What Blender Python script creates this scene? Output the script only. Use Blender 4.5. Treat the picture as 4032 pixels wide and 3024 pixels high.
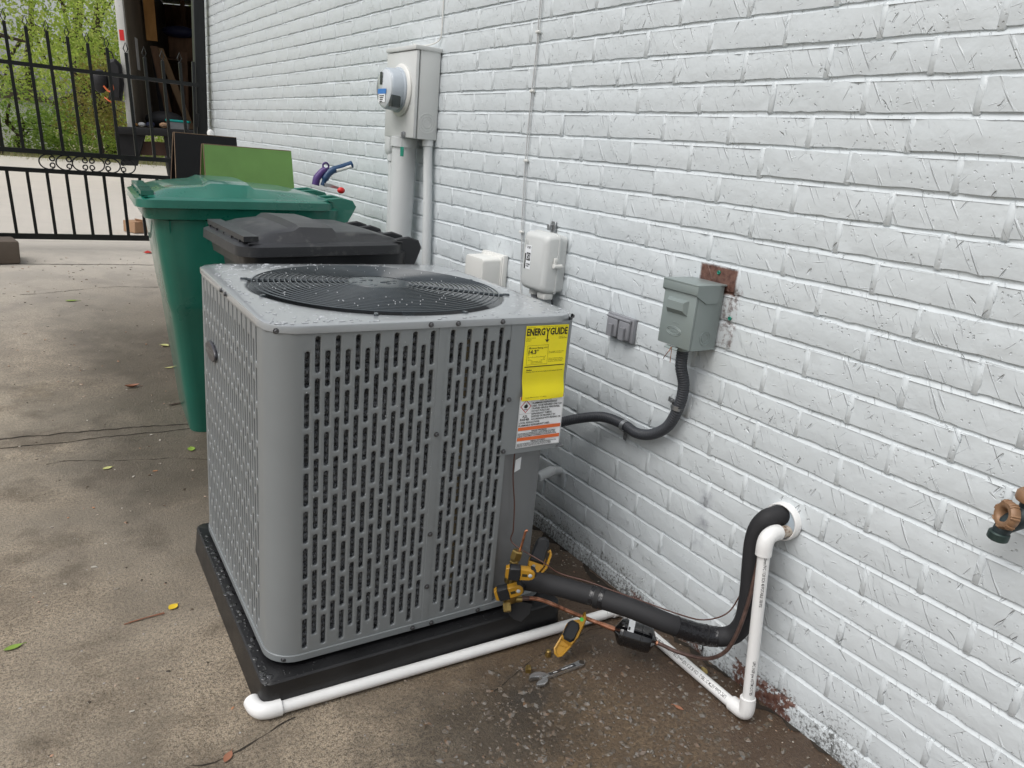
import bpy, bmesh, math, random
import numpy as np
from mathutils import Vector, Matrix
from math import sin, cos, pi, radians as rad

for o in list(bpy.data.objects):
    bpy.data.objects.remove(o)
SC = bpy.context.scene
COL = SC.collection
rnd = random.Random(7)

# ------------------------------------------------------------------ camera, light, exposure
F_PX, YAW, PITCH, ROLL = 2950.0, 0.601, 0.294, 0.0927
CAM = Vector((-1.4115, 0.0, 1.1999))
cam = bpy.data.cameras.new('camera')
cam.sensor_fit = 'HORIZONTAL'; cam.sensor_width = 36.0; cam.lens = 36.0 * F_PX / 4032
cam.clip_start = 0.05; cam.clip_end = 500
co = bpy.data.objects.new('camera', cam); COL.objects.link(co); SC.camera = co
fwd = Vector((sin(YAW) * cos(PITCH), cos(YAW) * cos(PITCH), -sin(PITCH)))
rgt0 = Vector((cos(YAW), -sin(YAW), 0)); up0 = rgt0.cross(fwd)
RGT = cos(ROLL) * rgt0 + sin(ROLL) * up0
UPV = -sin(ROLL) * rgt0 + cos(ROLL) * up0
m = Matrix((RGT, UPV, -fwd)).transposed().to_4x4(); m.translation = CAM
co.matrix_world = m

SUN_EL, SUN_DIR = rad(56), Vector((-0.97, -0.1, 0)).normalized()
w = bpy.data.worlds.new('World'); SC.world = w; w.use_nodes = True
nt = w.node_tree; nt.nodes.clear()
sky = nt.nodes.new('ShaderNodeTexSky'); sky.sky_type = 'NISHITA'; sky.sun_disc = False
sky.sun_elevation = SUN_EL; sky.sun_rotation = math.atan2(SUN_DIR.x, SUN_DIR.y)
sky.air_density = 1.0; sky.dust_density = 4.0; sky.ozone_density = 1.0
hs = nt.nodes.new('ShaderNodeHueSaturation'); hs.inputs['Saturation'].default_value = 0.25
bg = nt.nodes.new('ShaderNodeBackground'); bg.inputs['Strength'].default_value = 0.135
wo = nt.nodes.new('ShaderNodeOutputWorld')
nt.links.new(sky.outputs[0], hs.inputs['Color']); nt.links.new(hs.outputs[0], bg.inputs['Color'])
nt.links.new(bg.outputs[0], wo.inputs['Surface'])
sl = bpy.data.lights.new('sun', 'SUN'); sl.energy = 1.15; sl.angle = rad(50); sl.color = (1, .985, .96)
so = bpy.data.objects.new('sun', sl); COL.objects.link(so)
sd = SUN_DIR * cos(SUN_EL) + Vector((0, 0, sin(SUN_EL)))
so.rotation_euler = (-sd).to_track_quat('-Z', 'Y').to_euler(); so.location = (-3, 3, 6)
SC.view_settings.view_transform = 'Standard'; SC.view_settings.look = 'None'
SC.view_settings.gamma = 1.0; SC.view_settings.use_curve_mapping = False
SC.view_settings.exposure = 0.13
SC.render.engine = 'CYCLES'
SC.cycles.max_bounces = 8; SC.cycles.diffuse_bounces = 4; SC.cycles.transparent_max_bounces = 8
SC.cycles.caustics_reflective = False; SC.cycles.caustics_refractive = False

# ------------------------------------------------------------------ helpers
class MB:
    def __init__(s): s.v = []; s.f = []
    def add(s, vs, fs):
        o = len(s.v); s.v += [tuple(q) for q in vs]; s.f += [tuple(o + i for i in q) for q in fs]; return s
    def xf(s, M):
        s.v = [tuple(M @ Vector(q)) for q in s.v]; return s
    def box(s, c, d, R=None):
        vs = [Vector((x * d[0] / 2, y * d[1] / 2, z * d[2] / 2)) for x in (-1, 1) for y in (-1, 1) for z in (-1, 1)]
        if R is not None: vs = [R @ q for q in vs]
        c = Vector(c)
        return s.add([q + c for q in vs], [(0, 1, 3, 2), (4, 6, 7, 5), (0, 4, 5, 1), (2, 3, 7, 6), (0, 2, 6, 4), (1, 5, 7, 3)])
    def rbox(s, c, d, b=.003, seg=2, R=None):
        bm = bmesh.new(); bmesh.ops.create_cube(bm, size=1)
        for q in bm.verts: q.co = Vector((q.co.x * d[0], q.co.y * d[1], q.co.z * d[2]))
        bmesh.ops.bevel(bm, geom=list(bm.edges), offset=min(b, min(d) * .49), segments=seg, affect='EDGES', profile=.5)
        bm.verts.index_update(); c = Vector(c)
        s.add([((R @ q.co) if R is not None else q.co) + c for q in bm.verts], [[q.index for q in f.verts] for f in bm.faces])
        bm.free(); return s
    def tube(s, pts, r, n=8, closed=False, caps=True):
        pts = [Vector(q) for q in pts]; m_ = len(pts)
        rs = r if isinstance(r, (list, tuple)) else [r] * m_
        tang = []
        for i in range(m_):
            a = pts[i - 1] if (i > 0 or closed) else pts[i]
            b = pts[(i + 1) % m_] if (i < m_ - 1 or closed) else pts[i]
            t = (b - a); tang.append(t.normalized() if t.length > 1e-9 else Vector((0, 0, 1)))
        u = tang[0].orthogonal().normalized(); vs = []
        for i in range(m_):
            t = tang[i]; u = (u - t * u.dot(t)); u = u.normalized() if u.length > 1e-6 else t.orthogonal().normalized()
            v_ = t.cross(u)
            for k in range(n):
                a = 2 * pi * k / n; vs.append(pts[i] + (u * cos(a) + v_ * sin(a)) * rs[i])
        fs = []
        for i in range(m_ if closed else m_ - 1):
            j = (i + 1) % m_
            for k in range(n):
                l = (k + 1) % n; fs.append((i * n + k, i * n + l, j * n + l, j * n + k))
        if caps and not closed:
            fs.append(tuple(range(n))[::-1]); fs.append(tuple((m_ - 1) * n + k for k in range(n)))
        return s.add(vs, fs)
    def lathe(s, prof, o=(0, 0, 0), ax=(0, 0, 1), n=24, cap=True):
        ax = Vector(ax).normalized(); u = ax.orthogonal().normalized(); v_ = ax.cross(u); o = Vector(o); vs = []; fs = []
        for r, h in prof:
            for k in range(n):
                a = 2 * pi * k / n; vs.append(o + ax * h + (u * cos(a) + v_ * sin(a)) * r)
        for i in range(len(prof) - 1):
            for k in range(n):
                l = (k + 1) % n; fs.append((i * n + k, i * n + l, (i + 1) * n + l, (i + 1) * n + k))
        if cap:
            fs.append(tuple(range(n))[::-1]); fs.append(tuple((len(prof) - 1) * n + k for k in range(n)))
        return s.add(vs, fs)
    def cyl(s, a, b, r, n=16, bev=0):
        a, b = Vector(a), Vector(b); L = (b - a).length
        pr = [(r, 0), (r, L)] if not bev else [(r - bev, 0), (r, bev), (r, L - bev), (r - bev, L)]
        return s.lathe(pr, a, b - a, n)
    def loft(s, rings, caps=True, closed=False):
        n = len(rings[0]); vs = [q for rg in rings for q in rg]; fs = []
        for i in range(len(rings) - 1):
            for k in range(n):
                l = (k + 1) % n; fs.append((i * n + k, i * n + l, (i + 1) * n + l, (i + 1) * n + k))
        if caps:
            fs.append(tuple(range(n))[::-1]); fs.append(tuple((len(rings) - 1) * n + k for k in range(n)))
        return s.add(vs, fs)
    def slab(s, out, o, ax, ay, t, b=.002):
        """outline (a,b) in the plane ax,ay through o, thickness t both ways, bevelled"""
        ax = Vector(ax).normalized(); ay = Vector(ay).normalized(); az = ax.cross(ay); o = Vector(o)
        cx = sum(q[0] for q in out) / len(out); cy = sum(q[1] for q in out) / len(out)
        def ring(h, ins):
            r_ = []
            for x, y in out:
                d = math.hypot(x - cx, y - cy) or 1; k = 1 - ins / d
                r_.append(o + ax * (cx + (x - cx) * k) + ay * (cy + (y - cy) * k) + az * h)
            return r_
        return s.loft([ring(-t / 2, b), ring(-t / 2 + b, 0), ring(t / 2 - b, 0), ring(t / 2, b)])
    def ell(s, c, r, n=12, m_=8, R=None):
        vs = []; fs = []; c = Vector(c)
        for i in range(m_ + 1):
            th = pi * i / m_
            for k in range(n):
                a = 2 * pi * k / n; q = Vector((r[0] * sin(th) * cos(a), r[1] * sin(th) * sin(a), r[2] * cos(th)))
                vs.append((R @ q if R is not None else q) + c)
        for i in range(m_):
            for k in range(n):
                l = (k + 1) % n; fs.append((i * n + k, (i + 1) * n + k, (i + 1) * n + l, i * n + l))
        return s.add(vs, fs)

def spline(pts, k=8):
    P = [Vector(q) for q in pts]; P = [P[0] * 2 - P[1]] + P + [P[-1] * 2 - P[-2]]; out = []
    for i in range(1, len(P) - 2):
        a, b, c, d = P[i - 1:i + 3]
        for j in range(k):
            t = j / k
            out.append(.5 * ((2 * b) + (c - a) * t + (2 * a - 5 * b + 4 * c - d) * t * t + (3 * b - a - 3 * c + d) * t ** 3))
    out.append(P[-2]); return out

def rrect(w_, h_, r, n=5, cx=0, cy=0):
    out = []
    for sx, sy, a0 in ((1, 1, 0), (-1, 1, 90), (-1, -1, 180), (1, -1, 270)):
        for i in range(n):
            a = rad(a0 + 90 * i / (n - 1)); out.append((cx + sx * (w_ / 2 - r) + r * cos(a), cy + sy * (h_ / 2 - r) + r * sin(a)))
    return out

def mesh(name, mb, mat, smooth=40, org=(0, 0, 0)):
    me = bpy.data.meshes.new(name)
    ox, oy, oz = org
    me.from_pydata([(x - ox, y - oy, z - oz) for x, y, z in mb.v], [], mb.f)
    me.materials.append(mat); me.update()
    if smooth is not None:
        me.shade_smooth(); me.set_sharp_from_angle(angle=rad(smooth))
    return me

def add(name, mb, mat, parent=None, local=True, smooth=40, kind=None, label=None):
    org = (0, 0, 0)
    if parent is not None and not local: org = parent.get('_o', (0, 0, 0))
    o = bpy.data.objects.new(name, mesh(name, mb, mat, smooth, org)); COL.objects.link(o)
    if parent is not None:
        o.parent = parent
        if '_o' in parent: o['_o'] = list(parent['_o'])
    if kind: o['kind'] = kind
    if label: o['label'] = label
    return o

def thing(name, label, cat, loc=(0, 0, 0), rz=0, group=None, rx=0, ry=0):
    o = bpy.data.objects.new(name, None); COL.objects.link(o); o.empty_display_size = .05
    o.location = loc; o.rotation_euler = (rx, ry, rz); o['label'] = label; o['category'] = cat; o['_o'] = list(loc)
    if group: o['group'] = group
    return o

def solo(name, mb, mat, label, cat, group=None, smooth=40):
    xs = np.array(mb.v); c = (float(xs[:, 0].mean()), float(xs[:, 1].mean()), float(xs[:, 2].min()))
    o = bpy.data.objects.new(name, mesh(name, mb, mat, smooth, c)); COL.objects.link(o); o.location = c
    o['label'] = label; o['category'] = cat; o['_o'] = list(c)
    if group: o['group'] = group
    return o

def struct(name, mb, mat, smooth=40):
    o = add(name, mb, mat, smooth=smooth); o['kind'] = 'structure'; return o

_txt = {}
def text(name, s, parent, mat, fn, x0, y0, h, w_=None, bold=0.0):
    """flat lettering: top-left corner (x0,y0) of the block, cap height h, width w_ ; fn(x,y) gives the surface point (y downwards)"""
    cu = bpy.data.curves.new('t', 'FONT'); cu.body = s; cu.size = 1; cu.resolution_u = 2; cu.offset = bold; cu.space_line = .95
    ob = bpy.data.objects.new('t', cu); COL.objects.link(ob)
    dg = bpy.context.evaluated_depsgraph_get(); me = bpy.data.meshes.new_from_object(ob.evaluated_get(dg))
    bpy.data.objects.remove(ob); bpy.data.curves.remove(cu)
    if not me.vertices: return None
    v = np.array([q.co[:] for q in me.vertices]); mn = v.min(0); mx = v.max(0)
    k = h / .72 if s.count('\n') == 0 else h / (mx[1] - mn[1])
    kx = (w_ / (mx[0] - mn[0])) if w_ else k
    if s.count('\n') == 0: base = y0 + h
    mb = MB(); mb.v = []
    for q in v:
        x = x0 + (q[0] - mn[0]) * kx
        y = (y0 + h - q[1] * k) if s.count('\n') == 0 else (y0 + (mx[1] - q[1]) * k)
        mb.v.append(tuple(fn(x, y)))
    mb.f = [tuple(q.vertices) for q in me.polygons]
    bpy.data.meshes.remove(me)
    return add(name, mb, mat, parent, smooth=None)

# ------------------------------------------------------------------ materials
def nn(nt, typ, ins=None, **at):
    n = nt.nodes.new(typ)
    for k, v in at.items(): setattr(n, k, v)
    for k, v in (ins or {}).items():
        s = n.inputs[k]
        if hasattr(v, 'is_output') or isinstance(v, bpy.types.NodeSocket): nt.links.new(v, s)
        else: s.default_value = v
    return n
def base(name):
    mt = bpy.data.materials.new(name); mt.use_nodes = True; nt = mt.node_tree
    return mt, nt, nt.nodes['Principled BSDF']
def c4(c): return (c[0], c[1], c[2], 1)
def ramp(nt, fac, stops):
    r = nn(nt, 'ShaderNodeValToRGB', {'Fac': fac}); el = r.color_ramp.elements
    while len(el) < len(stops): el.new(.5)
    for e, (p_, c) in zip(el, stops):
        e.position = p_; e.color = c4(c) if not isinstance(c, (int, float)) else (c, c, c, 1)
    return r.outputs['Color']
def mathn(nt, op, a, b=None, c=None, clamp=False):
    n = nt.nodes.new('ShaderNodeMath'); n.operation = op; n.use_clamp = clamp
    for i, q in enumerate((a, b, c)):
        if q is None: continue
        if isinstance(q, bpy.types.NodeSocket): nt.links.new(q, n.inputs[i])
        else: n.inputs[i].default_value = q
    return n.outputs[0]
def mixc(nt, f, a, b, mode='MIX'):
    n = nt.nodes.new('ShaderNodeMix'); n.data_type = 'RGBA'; n.blend_type = mode
    for s, q in ((n.inputs['Factor'], f), (n.inputs[6], a), (n.inputs[7], b)):
        if isinstance(q, bpy.types.NodeSocket): nt.links.new(q, s)
        elif isinstance(q, (int, float)): s.default_value = q if s.type == 'VALUE' else (q, q, q, 1)
        else: s.default_value = c4(q)
    return n.outputs[2]
def noise(nt, vec, scale, detail=3, rough=.55, **k):
    return nn(nt, 'ShaderNodeTexNoise', {'Vector': vec, 'Scale': scale, 'Detail': detail, 'Roughness': rough}, **k)
def pos(nt): return nn(nt, 'ShaderNodeNewGeometry').outputs['Position']
def mat(name, col, rough=.5, metal=0, var=.08, vs=9, bump=.0, bs=250, bd=.0006, coat=0, dirt=None, spec=.5, rv=.1):
    mt, nt, b = base(name); P = pos(nt); n1 = noise(nt, P, vs, 5)
    lo = [x * (1 - var) for x in col]; hi = [min(1, x * (1 + var)) for x in col]
    c = mixc(nt, ramp(nt, n1.outputs['Fac'], [(.3, 0.), (.7, 1.)]), lo, hi)
    if dirt:
        n2 = noise(nt, P, dirt[1], 8, .7); c = mixc(nt, ramp(nt, n2.outputs['Fac'], [(dirt[2], 0.), (dirt[2] + .12, dirt[3])]), c, dirt[0])
    nt.links.new(c, b.inputs['Base Color'])
    nt.links.new(mathn(nt, 'ADD', rough - rv / 2, mathn(nt, 'MULTIPLY', n1.outputs['Fac'], rv)), b.inputs['Roughness'])
    b.inputs['Metallic'].default_value = metal; b.inputs['Coat Weight'].default_value = coat
    b.inputs['Specular IOR Level'].default_value = spec
    if bump:
        nb = noise(nt, P, bs, 3)
        bp = nn(nt, 'ShaderNodeBump', {'Strength': bump, 'Distance': bd, 'Height': nb.outputs['Fac']})
        nt.links.new(bp.outputs[0], b.inputs['Normal'])
    return mt

def wall_material():
    mt, nt, b = base('white_painted_brick'); P0 = pos(nt)
    oi = nn(nt, 'ShaderNodeObjectInfo')
    offs = nn(nt, 'ShaderNodeVectorMath', {0: (3.1, 17.3, 9.7), 'Scale': oi.outputs['Random']}, operation='SCALE')
    P = nn(nt, 'ShaderNodeVectorMath', {0: P0, 1: offs.outputs[0]}, operation='ADD').outputs[0]
    sep = nn(nt, 'ShaderNodeSeparateXYZ', {0: P0}); Y, Z = sep.outputs[1], sep.outputs[2]
    # pressed strokes of the wire-cut brick under the paint
    hts = []
    for ang, su, sv, lo, hi, sgn in ((57, 9, 170, .67, .78, 1.0), (64, 14, 240, .715, .78, .55), (-48, 16, 200, .735, .80, .6), (-14, 22, 200, .74, .80, .5), (-64, 20, 95, .745, .81, -1.9), (40, 22, 110, .765, .82, -1.6)):
        mp = nn(nt, 'ShaderNodeMapping', {'Vector': P, 'Rotation': (rad(ang), 0, 0)}, vector_type='TEXTURE')
        mp2 = nn(nt, 'ShaderNodeMapping', {'Vector': mp.outputs[0], 'Scale': (10, su, sv), 'Location': (ang * .37, ang, 3.3)})
        n = noise(nt, mp2.outputs[0], 1.0, 1, .4)
        r = ramp(nt, n.outputs['Fac'], [(lo, 0.), (hi, 1.)])
        hts.append(mathn(nt, 'MULTIPLY', r, sgn))
    h = hts[0]
    for q in hts[1:]: h = mathn(nt, 'ADD', h, q)
    vo = nn(nt, 'ShaderNodeTexVoronoi', {'Vector': P, 'Scale': 95.0}); pin = ramp(nt, vo.outputs['Distance'], [(.13, 1.), (.22, 0.)])
    pinm = ramp(nt, noise(nt, P, 30, 2).outputs['Fac'], [(.5, 0.), (.6, 1.)])
    h = mathn(nt, 'SUBTRACT', h, mathn(nt, 'MULTIPLY', mathn(nt, 'MULTIPLY', pin, pinm), 1.1))
    lump = noise(nt, P, 21, 3, .5); h = mathn(nt, 'ADD', h, mathn(nt, 'MULTIPLY', lump.outputs['Fac'], 2.0))
    fine = noise(nt, P, 330, 2); h = mathn(nt, 'ADD', h, mathn(nt, 'MULTIPLY', fine.outputs['Fac'], .10))
    # colour
    tone = noise(nt, P0, 1.6, 4).outputs['Fac']
    c = mixc(nt, tone, (.60, .645, .665), (.68, .72, .74))
    c = mixc(nt, mathn(nt, 'MULTIPLY', oi.outputs['Random'], .35), c, (.55, .59, .61))
    # little grey specks where paint missed a pore
    sp = ramp(nt, noise(nt, P0, 150, 2, .5).outputs['Fac'], [(.72, 0.), (.75, .4)])
    c = mixc(nt, sp, c, (.2, .2, .2))
    # mildew speckle on the bottom courses
    zz = nn(nt, 'ShaderNodeMapRange', {'Value': Z, 'From Min': 0.0, 'From Max': .16, 'To Min': .19, 'To Max': -.06}).outputs[0]
    mil = noise(nt, P0, 120, 6, .75).outputs['Fac']; mil2 = noise(nt, P0, 7, 3).outputs['Fac']
    mv = mathn(nt, 'ADD', mathn(nt, 'ADD', mil, zz), mathn(nt, 'MULTIPLY', mathn(nt, 'SUBTRACT', mil2, .5), .35))
    c = mixc(nt, ramp(nt, mv, [(.64, 0.), (.74, .8)]), c, (.045, .042, .036))
    # paint gone: bare red brick
    def boxmask(y0, y1, z0, z1, soft=.012, amp=.02, sc=45):
        nz = mathn(nt, 'MULTIPLY', mathn(nt, 'SUBTRACT', noise(nt, P0, sc, 5, .7).outputs['Fac'], .5), amp)
        dy = mathn(nt, 'SUBTRACT', mathn(nt, 'ABSOLUTE', mathn(nt, 'SUBTRACT', Y, (y0 + y1) / 2)), (y1 - y0) / 2)
        dz = mathn(nt, 'SUBTRACT', mathn(nt, 'ABSOLUTE', mathn(nt, 'SUBTRACT', Z, (z0 + z1) / 2)), (z1 - z0) / 2)
        d = mathn(nt, 'ADD', mathn(nt, 'MAXIMUM', dy, dz), nz)
        return nn(nt, 'ShaderNodeMapRange', {'Value': d, 'From Min': -soft / 2, 'From Max': soft / 2, 'To Min': 1.0, 'To Max': 0.0}).outputs[0]
    redn = noise(nt, P0, 60, 6, .7).outputs['Fac']
    red = mixc(nt, ramp(nt, redn, [(.35, 0.), (.65, 1.)]), (.075, .032, .025), (.20, .11, .085))
    m1 = boxmask(1.172, 1.287, .93, .992, .006, .012); m2 = boxmask(1.153, 1.2, .805, .95, .012, .05)
    m3 = mathn(nt, 'MULTIPLY', boxmask(.80, .965, -.02, .058, .01, .12, 22), ramp(nt, noise(nt, P0, 55, 5, .7).outputs['Fac'], [(.4, 0.), (.47, 1.)]))
    m4 = mathn(nt, 'MULTIPLY', boxmask(1.08, 1.35, -.03, .03, .01, .1, 22), ramp(nt, noise(nt, P0, 70, 5, .7).outputs['Fac'], [(.46, 0.), (.52, 1.)]))
    m2 = mathn(nt, 'MULTIPLY', m2, ramp(nt, redn, [(.42, .7), (.52, .08)]))
    mk = mathn(nt, 'MAXIMUM', mathn(nt, 'MAXIMUM', m1, m2), mathn(nt, 'MAXIMUM', m3, m4))
    c = mixc(nt, mk, c, red)
    # an old rust / soot run below a hook
    st = boxmask(1.135, 1.165, .28, .43, .02, .05, 30)
    c = mixc(nt, mathn(nt, 'MULTIPLY', st, mathn(nt, 'MULTIPLY', ramp(nt, noise(nt, P0, 22, 4).outputs['Fac'], [(.4, 0.), (.6, 1.)]), .55)), c, (.2, .21, .26))
    nt.links.new(c, b.inputs['Base Color']); b.inputs['Roughness'].default_value = .33; b.inputs['Specular IOR Level'].default_value = .5
    bp = nn(nt, 'ShaderNodeBump', {'Strength': 1.0, 'Distance': .0017, 'Height': h})
    nt.links.new(bp.outputs[0], b.inputs['Normal'])
    return mt

def concrete_material():
    mt, nt, b = base('weathered_concrete'); P = pos(nt)
    sep = nn(nt, 'ShaderNodeSeparateXYZ', {0: P}); X, Y = sep.outputs[0], sep.outputs[1]
    n_l = noise(nt, P, 1.1, 5).outputs['Fac']; n_m = noise(nt, P, 5, 6, .65).outputs['Fac']
    n_f = noise(nt, P, 120, 4, .7).outputs['Fac']; n_g = noise(nt, P, 330, 2, .6).outputs['Fac']
    vor = nn(nt, 'ShaderNodeTexVoronoi', {'Vector': P, 'Scale': 120.0})
    c = mixc(nt, ramp(nt, n_f, [(.40, 0.), (.60, 1.)]), (.085, .063, .041), (.40, .32, .225))
    c = mixc(nt, ramp(nt, n_g, [(.47, 0.), (.62, .85)]), c, (.50, .43, .34))
    c = mixc(nt, ramp(nt, n_m, [(.40, 0.), (.62, .6)]), c, (.115, .093, .068))
    c = mixc(nt, ramp(nt, n_l, [(.42, .0), (.62, .5)]), c, (.37, .325, .26))
    n_s = noise(nt, P, 2.3, 7, .68).outputs['Fac']; c = mixc(nt, ramp(nt, n_s, [(.50, 0.), (.60, .6)]), c, (.085, .064, .043))
    n_o = noise(nt, P, 3.1, 5, .6, noise_dimensions='4D').outputs['Fac']; c = mixc(nt, ramp(nt, n_o, [(.60, 0.), (.7, .35)]), c, (.16, .115, .055))
    # scattered pale and dark stones of the aggregate
    sel = ramp(nt, vor.outputs['Color'], [(.9, 0.), (.92, 1.)])
    cut = ramp(nt, vor.outputs['Distance'], [(.28, 1.), (.36, 0.)])
    c = mixc(nt, mathn(nt, 'MULTIPLY', mathn(nt, 'MULTIPLY', sel, cut), .75), c, (.42, .41, .39))
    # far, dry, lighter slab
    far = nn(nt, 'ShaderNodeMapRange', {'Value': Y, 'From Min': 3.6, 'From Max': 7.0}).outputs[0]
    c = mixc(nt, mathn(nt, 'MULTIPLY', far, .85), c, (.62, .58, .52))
    # damp: a wide stain by the bins and a brown soaked corner by the pipes
    edge = mathn(nt, 'ADD', X, mathn(nt, 'MULTIPLY', mathn(nt, 'SUBTRACT', noise(nt, P, 2.2, 6, .65).outputs['Fac'], .5), .9))
    wet_a = nn(nt, 'ShaderNodeMapRange', {'Value': edge, 'From Min': -1.50, 'From Max': -1.02}).outputs[0]
    ymask = nn(nt, 'ShaderNodeMapRange', {'Value': Y, 'From Min': 6.0, 'From Max': 4.2}).outputs[0]
    ym2 = nn(nt, 'ShaderNodeMapRange', {'Value': Y, 'From Min': 1.6, 'From Max': 2.6}).outputs[0]
    wet1 = mathn(nt, 'MULTIPLY', mathn(nt, 'MULTIPLY', wet_a, ymask), ym2)
    c = mixc(nt, mathn(nt, 'MULTIPLY', wet1, .78), c, mixc(nt, n_f, (.042, .034, .025), (.12, .10, .076)))
    e2 = mathn(nt, 'ADD', mathn(nt, 'ADD', X, mathn(nt, 'MULTIPLY', Y, -.25)), mathn(nt, 'MULTIPLY', mathn(nt, 'SUBTRACT', noise(nt, P, 4, 7, .7).outputs['Fac'], .5), .55))
    wet2 = nn(nt, 'ShaderNodeMapRange', {'Value': e2, 'From Min': -1.22, 'From Max': -.78}).outputs[0]
    ym3 = nn(nt, 'ShaderNodeMapRange', {'Value': Y, 'From Min': 2.1, 'From Max': 1.5}).outputs[0]
    wet2 = mathn(nt, 'MULTIPLY', wet2, ym3)
    brown = mixc(nt, ramp(nt, n_f, [(.35, 0.), (.68, 1.)]), (.042, .026, .014), (.19, .128, .07))
    brown = mixc(nt, ramp(nt, n_m, [(.4, 0.), (.65, .8)]), brown, (.07, .042, .022))
    nearw = nn(nt, 'ShaderNodeMapRange', {'Value': mathn(nt, 'ADD', X, mathn(nt, 'MULTIPLY', mathn(nt, 'SUBTRACT', n_m, .5), .3)), 'From Min': -.40, 'From Max': -.12}).outputs[0]
    brown = mixc(nt, mathn(nt, 'MULTIPLY', nearw, .6), brown, (.045, .022, .014))
    brown = mixc(nt, ramp(nt, noise(nt, P, 3.2, 5, .6, ).outputs['Fac'], [(.55, 0.), (.66, .85)]), brown, (.022, .019, .016))
    c = mixc(nt, mathn(nt, 'MULTIPLY', wet2, .9), c, brown)
    dx = mathn(nt, 'MULTIPLY', mathn(nt, 'ADD', X, .66), 3.2); dy = mathn(nt, 'MULTIPLY', mathn(nt, 'ADD', Y, -1.10), 5.5)
    rad_ = mathn(nt, 'SQRT', mathn(nt, 'ADD', mathn(nt, 'MULTIPLY', dx, dx), mathn(nt, 'MULTIPLY', dy, dy)))
    soot = mathn(nt, 'ADD', rad_, mathn(nt, 'MULTIPLY', mathn(nt, 'SUBTRACT', noise(nt, P, 13, 7, .7).outputs['Fac'], .5), 1.9))
    soot = nn(nt, 'ShaderNodeMapRange', {'Value': soot, 'From Min': .45, 'From Max': 1.05, 'To Min': .62, 'To Max': 0.0}).outputs[0]
    c = mixc(nt, soot, c, mixc(nt, n_f, (.012, .010, .008), (.05, .042, .032)))
    wet = mathn(nt, 'MAXIMUM', mathn(nt, 'MULTIPLY', wet1, 1.0), wet2)
    nt.links.new(c, b.inputs['Base Color'])
    r = mathn(nt, 'SUBTRACT', .88, mathn(nt, 'MULTIPLY', wet, mathn(nt, 'ADD', .25, mathn(nt, 'MULTIPLY', n_m, .55))))
    nt.links.new(r, b.inputs['Roughness'])
    h = mathn(nt, 'ADD', n_f, mathn(nt, 'MULTIPLY', mathn(nt, 'MULTIPLY', sel, cut), .4)); h = mathn(nt, 'ADD', h, mathn(nt, 'MULTIPLY', n_g, .5))
    bp = nn(nt, 'ShaderNodeBump', {'Strength': .85, 'Distance': .005, 'Height': h}); nt.links.new(bp.outputs[0], b.inputs['Normal'])
    return mt

def island_material(name, stops, rough=.6, trans=0):
    mt, nt, b = base(name); g = nn(nt, 'ShaderNodeNewGeometry')
    c = ramp(nt, g.outputs['Random Per Island'], stops); nt.links.new(c, b.inputs['Base Color']); b.inputs['Roughness'].default_value = rough
    if trans:
        tr = nn(nt, 'ShaderNodeBsdfTranslucent', {'Color': c}); mx = nn(nt, 'ShaderNodeMixShader', {'Fac': trans})
        nt.links.new(b.outputs[0], mx.inputs[1]); nt.links.new(tr.outputs[0], mx.inputs[2])
        nt.links.new(mx.outputs[0], nt.nodes['Material Output'].inputs['Surface'])
    return mt

def lid_material():
    mt, nt, b = base('wet_enamel_sky_bright'); P = pos(nt)
    b.inputs['Base Color'].default_value = (.34, .36, .375, 1); b.inputs['Metallic'].default_value = .1  # paler than the body enamel: bright sky reflection put into the base colour
    film = ramp(nt, noise(nt, P, 16, 2, .45).outputs['Fac'], [(.52, 0.), (.56, 1.)])
    b.inputs['Coat Weight'].default_value = 1.0; b.inputs['Coat Roughness'].default_value = .12; b.inputs['Roughness'].default_value = .3
    bp = nn(nt, 'ShaderNodeBump', {'Strength': .2, 'Distance': .0004, 'Height': film}); nt.links.new(bp.outputs[0], b.inputs['Coat Normal'])
    return mt

def coil_material():
    mt, nt, b = base('spine_fin_aluminium'); P = pos(nt)
    mp = nn(nt, 'ShaderNodeMapping', {'Vector': P, 'Scale': (320, 320, 36)})
    n = noise(nt, mp.outputs[0], 1, 3, .6).outputs['Fac']
    c = mixc(nt, ramp(nt, n, [(.38, 0.), (.72, 1.)]), (.03, .032, .035), (.36, .38, .40)); nt.links.new(c, b.inputs['Base Color'])
    b.inputs['Metallic'].default_value = .15; b.inputs['Roughness'].default_value = .35
    bp = nn(nt, 'ShaderNodeBump', {'Strength': 1, 'Distance': .004, 'Height': n}); nt.links.new(bp.outputs[0], b.inputs['Normal'])
    return mt

def tape_material():
    mt, nt, b = base('black_vinyl_tape'); P = pos(nt)
    b.inputs['Base Color'].default_value = (.012, .012, .014, 1); b.inputs['Roughness'].default_value = .16
    n = noise(nt, P, 75, 3, .6, ).outputs['Fac']
    bp = nn(nt, 'ShaderNodeBump', {'Strength': .8, 'Distance': .004, 'Height': n}); nt.links.new(bp.outputs[0], b.inputs['Normal']); return mt

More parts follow.
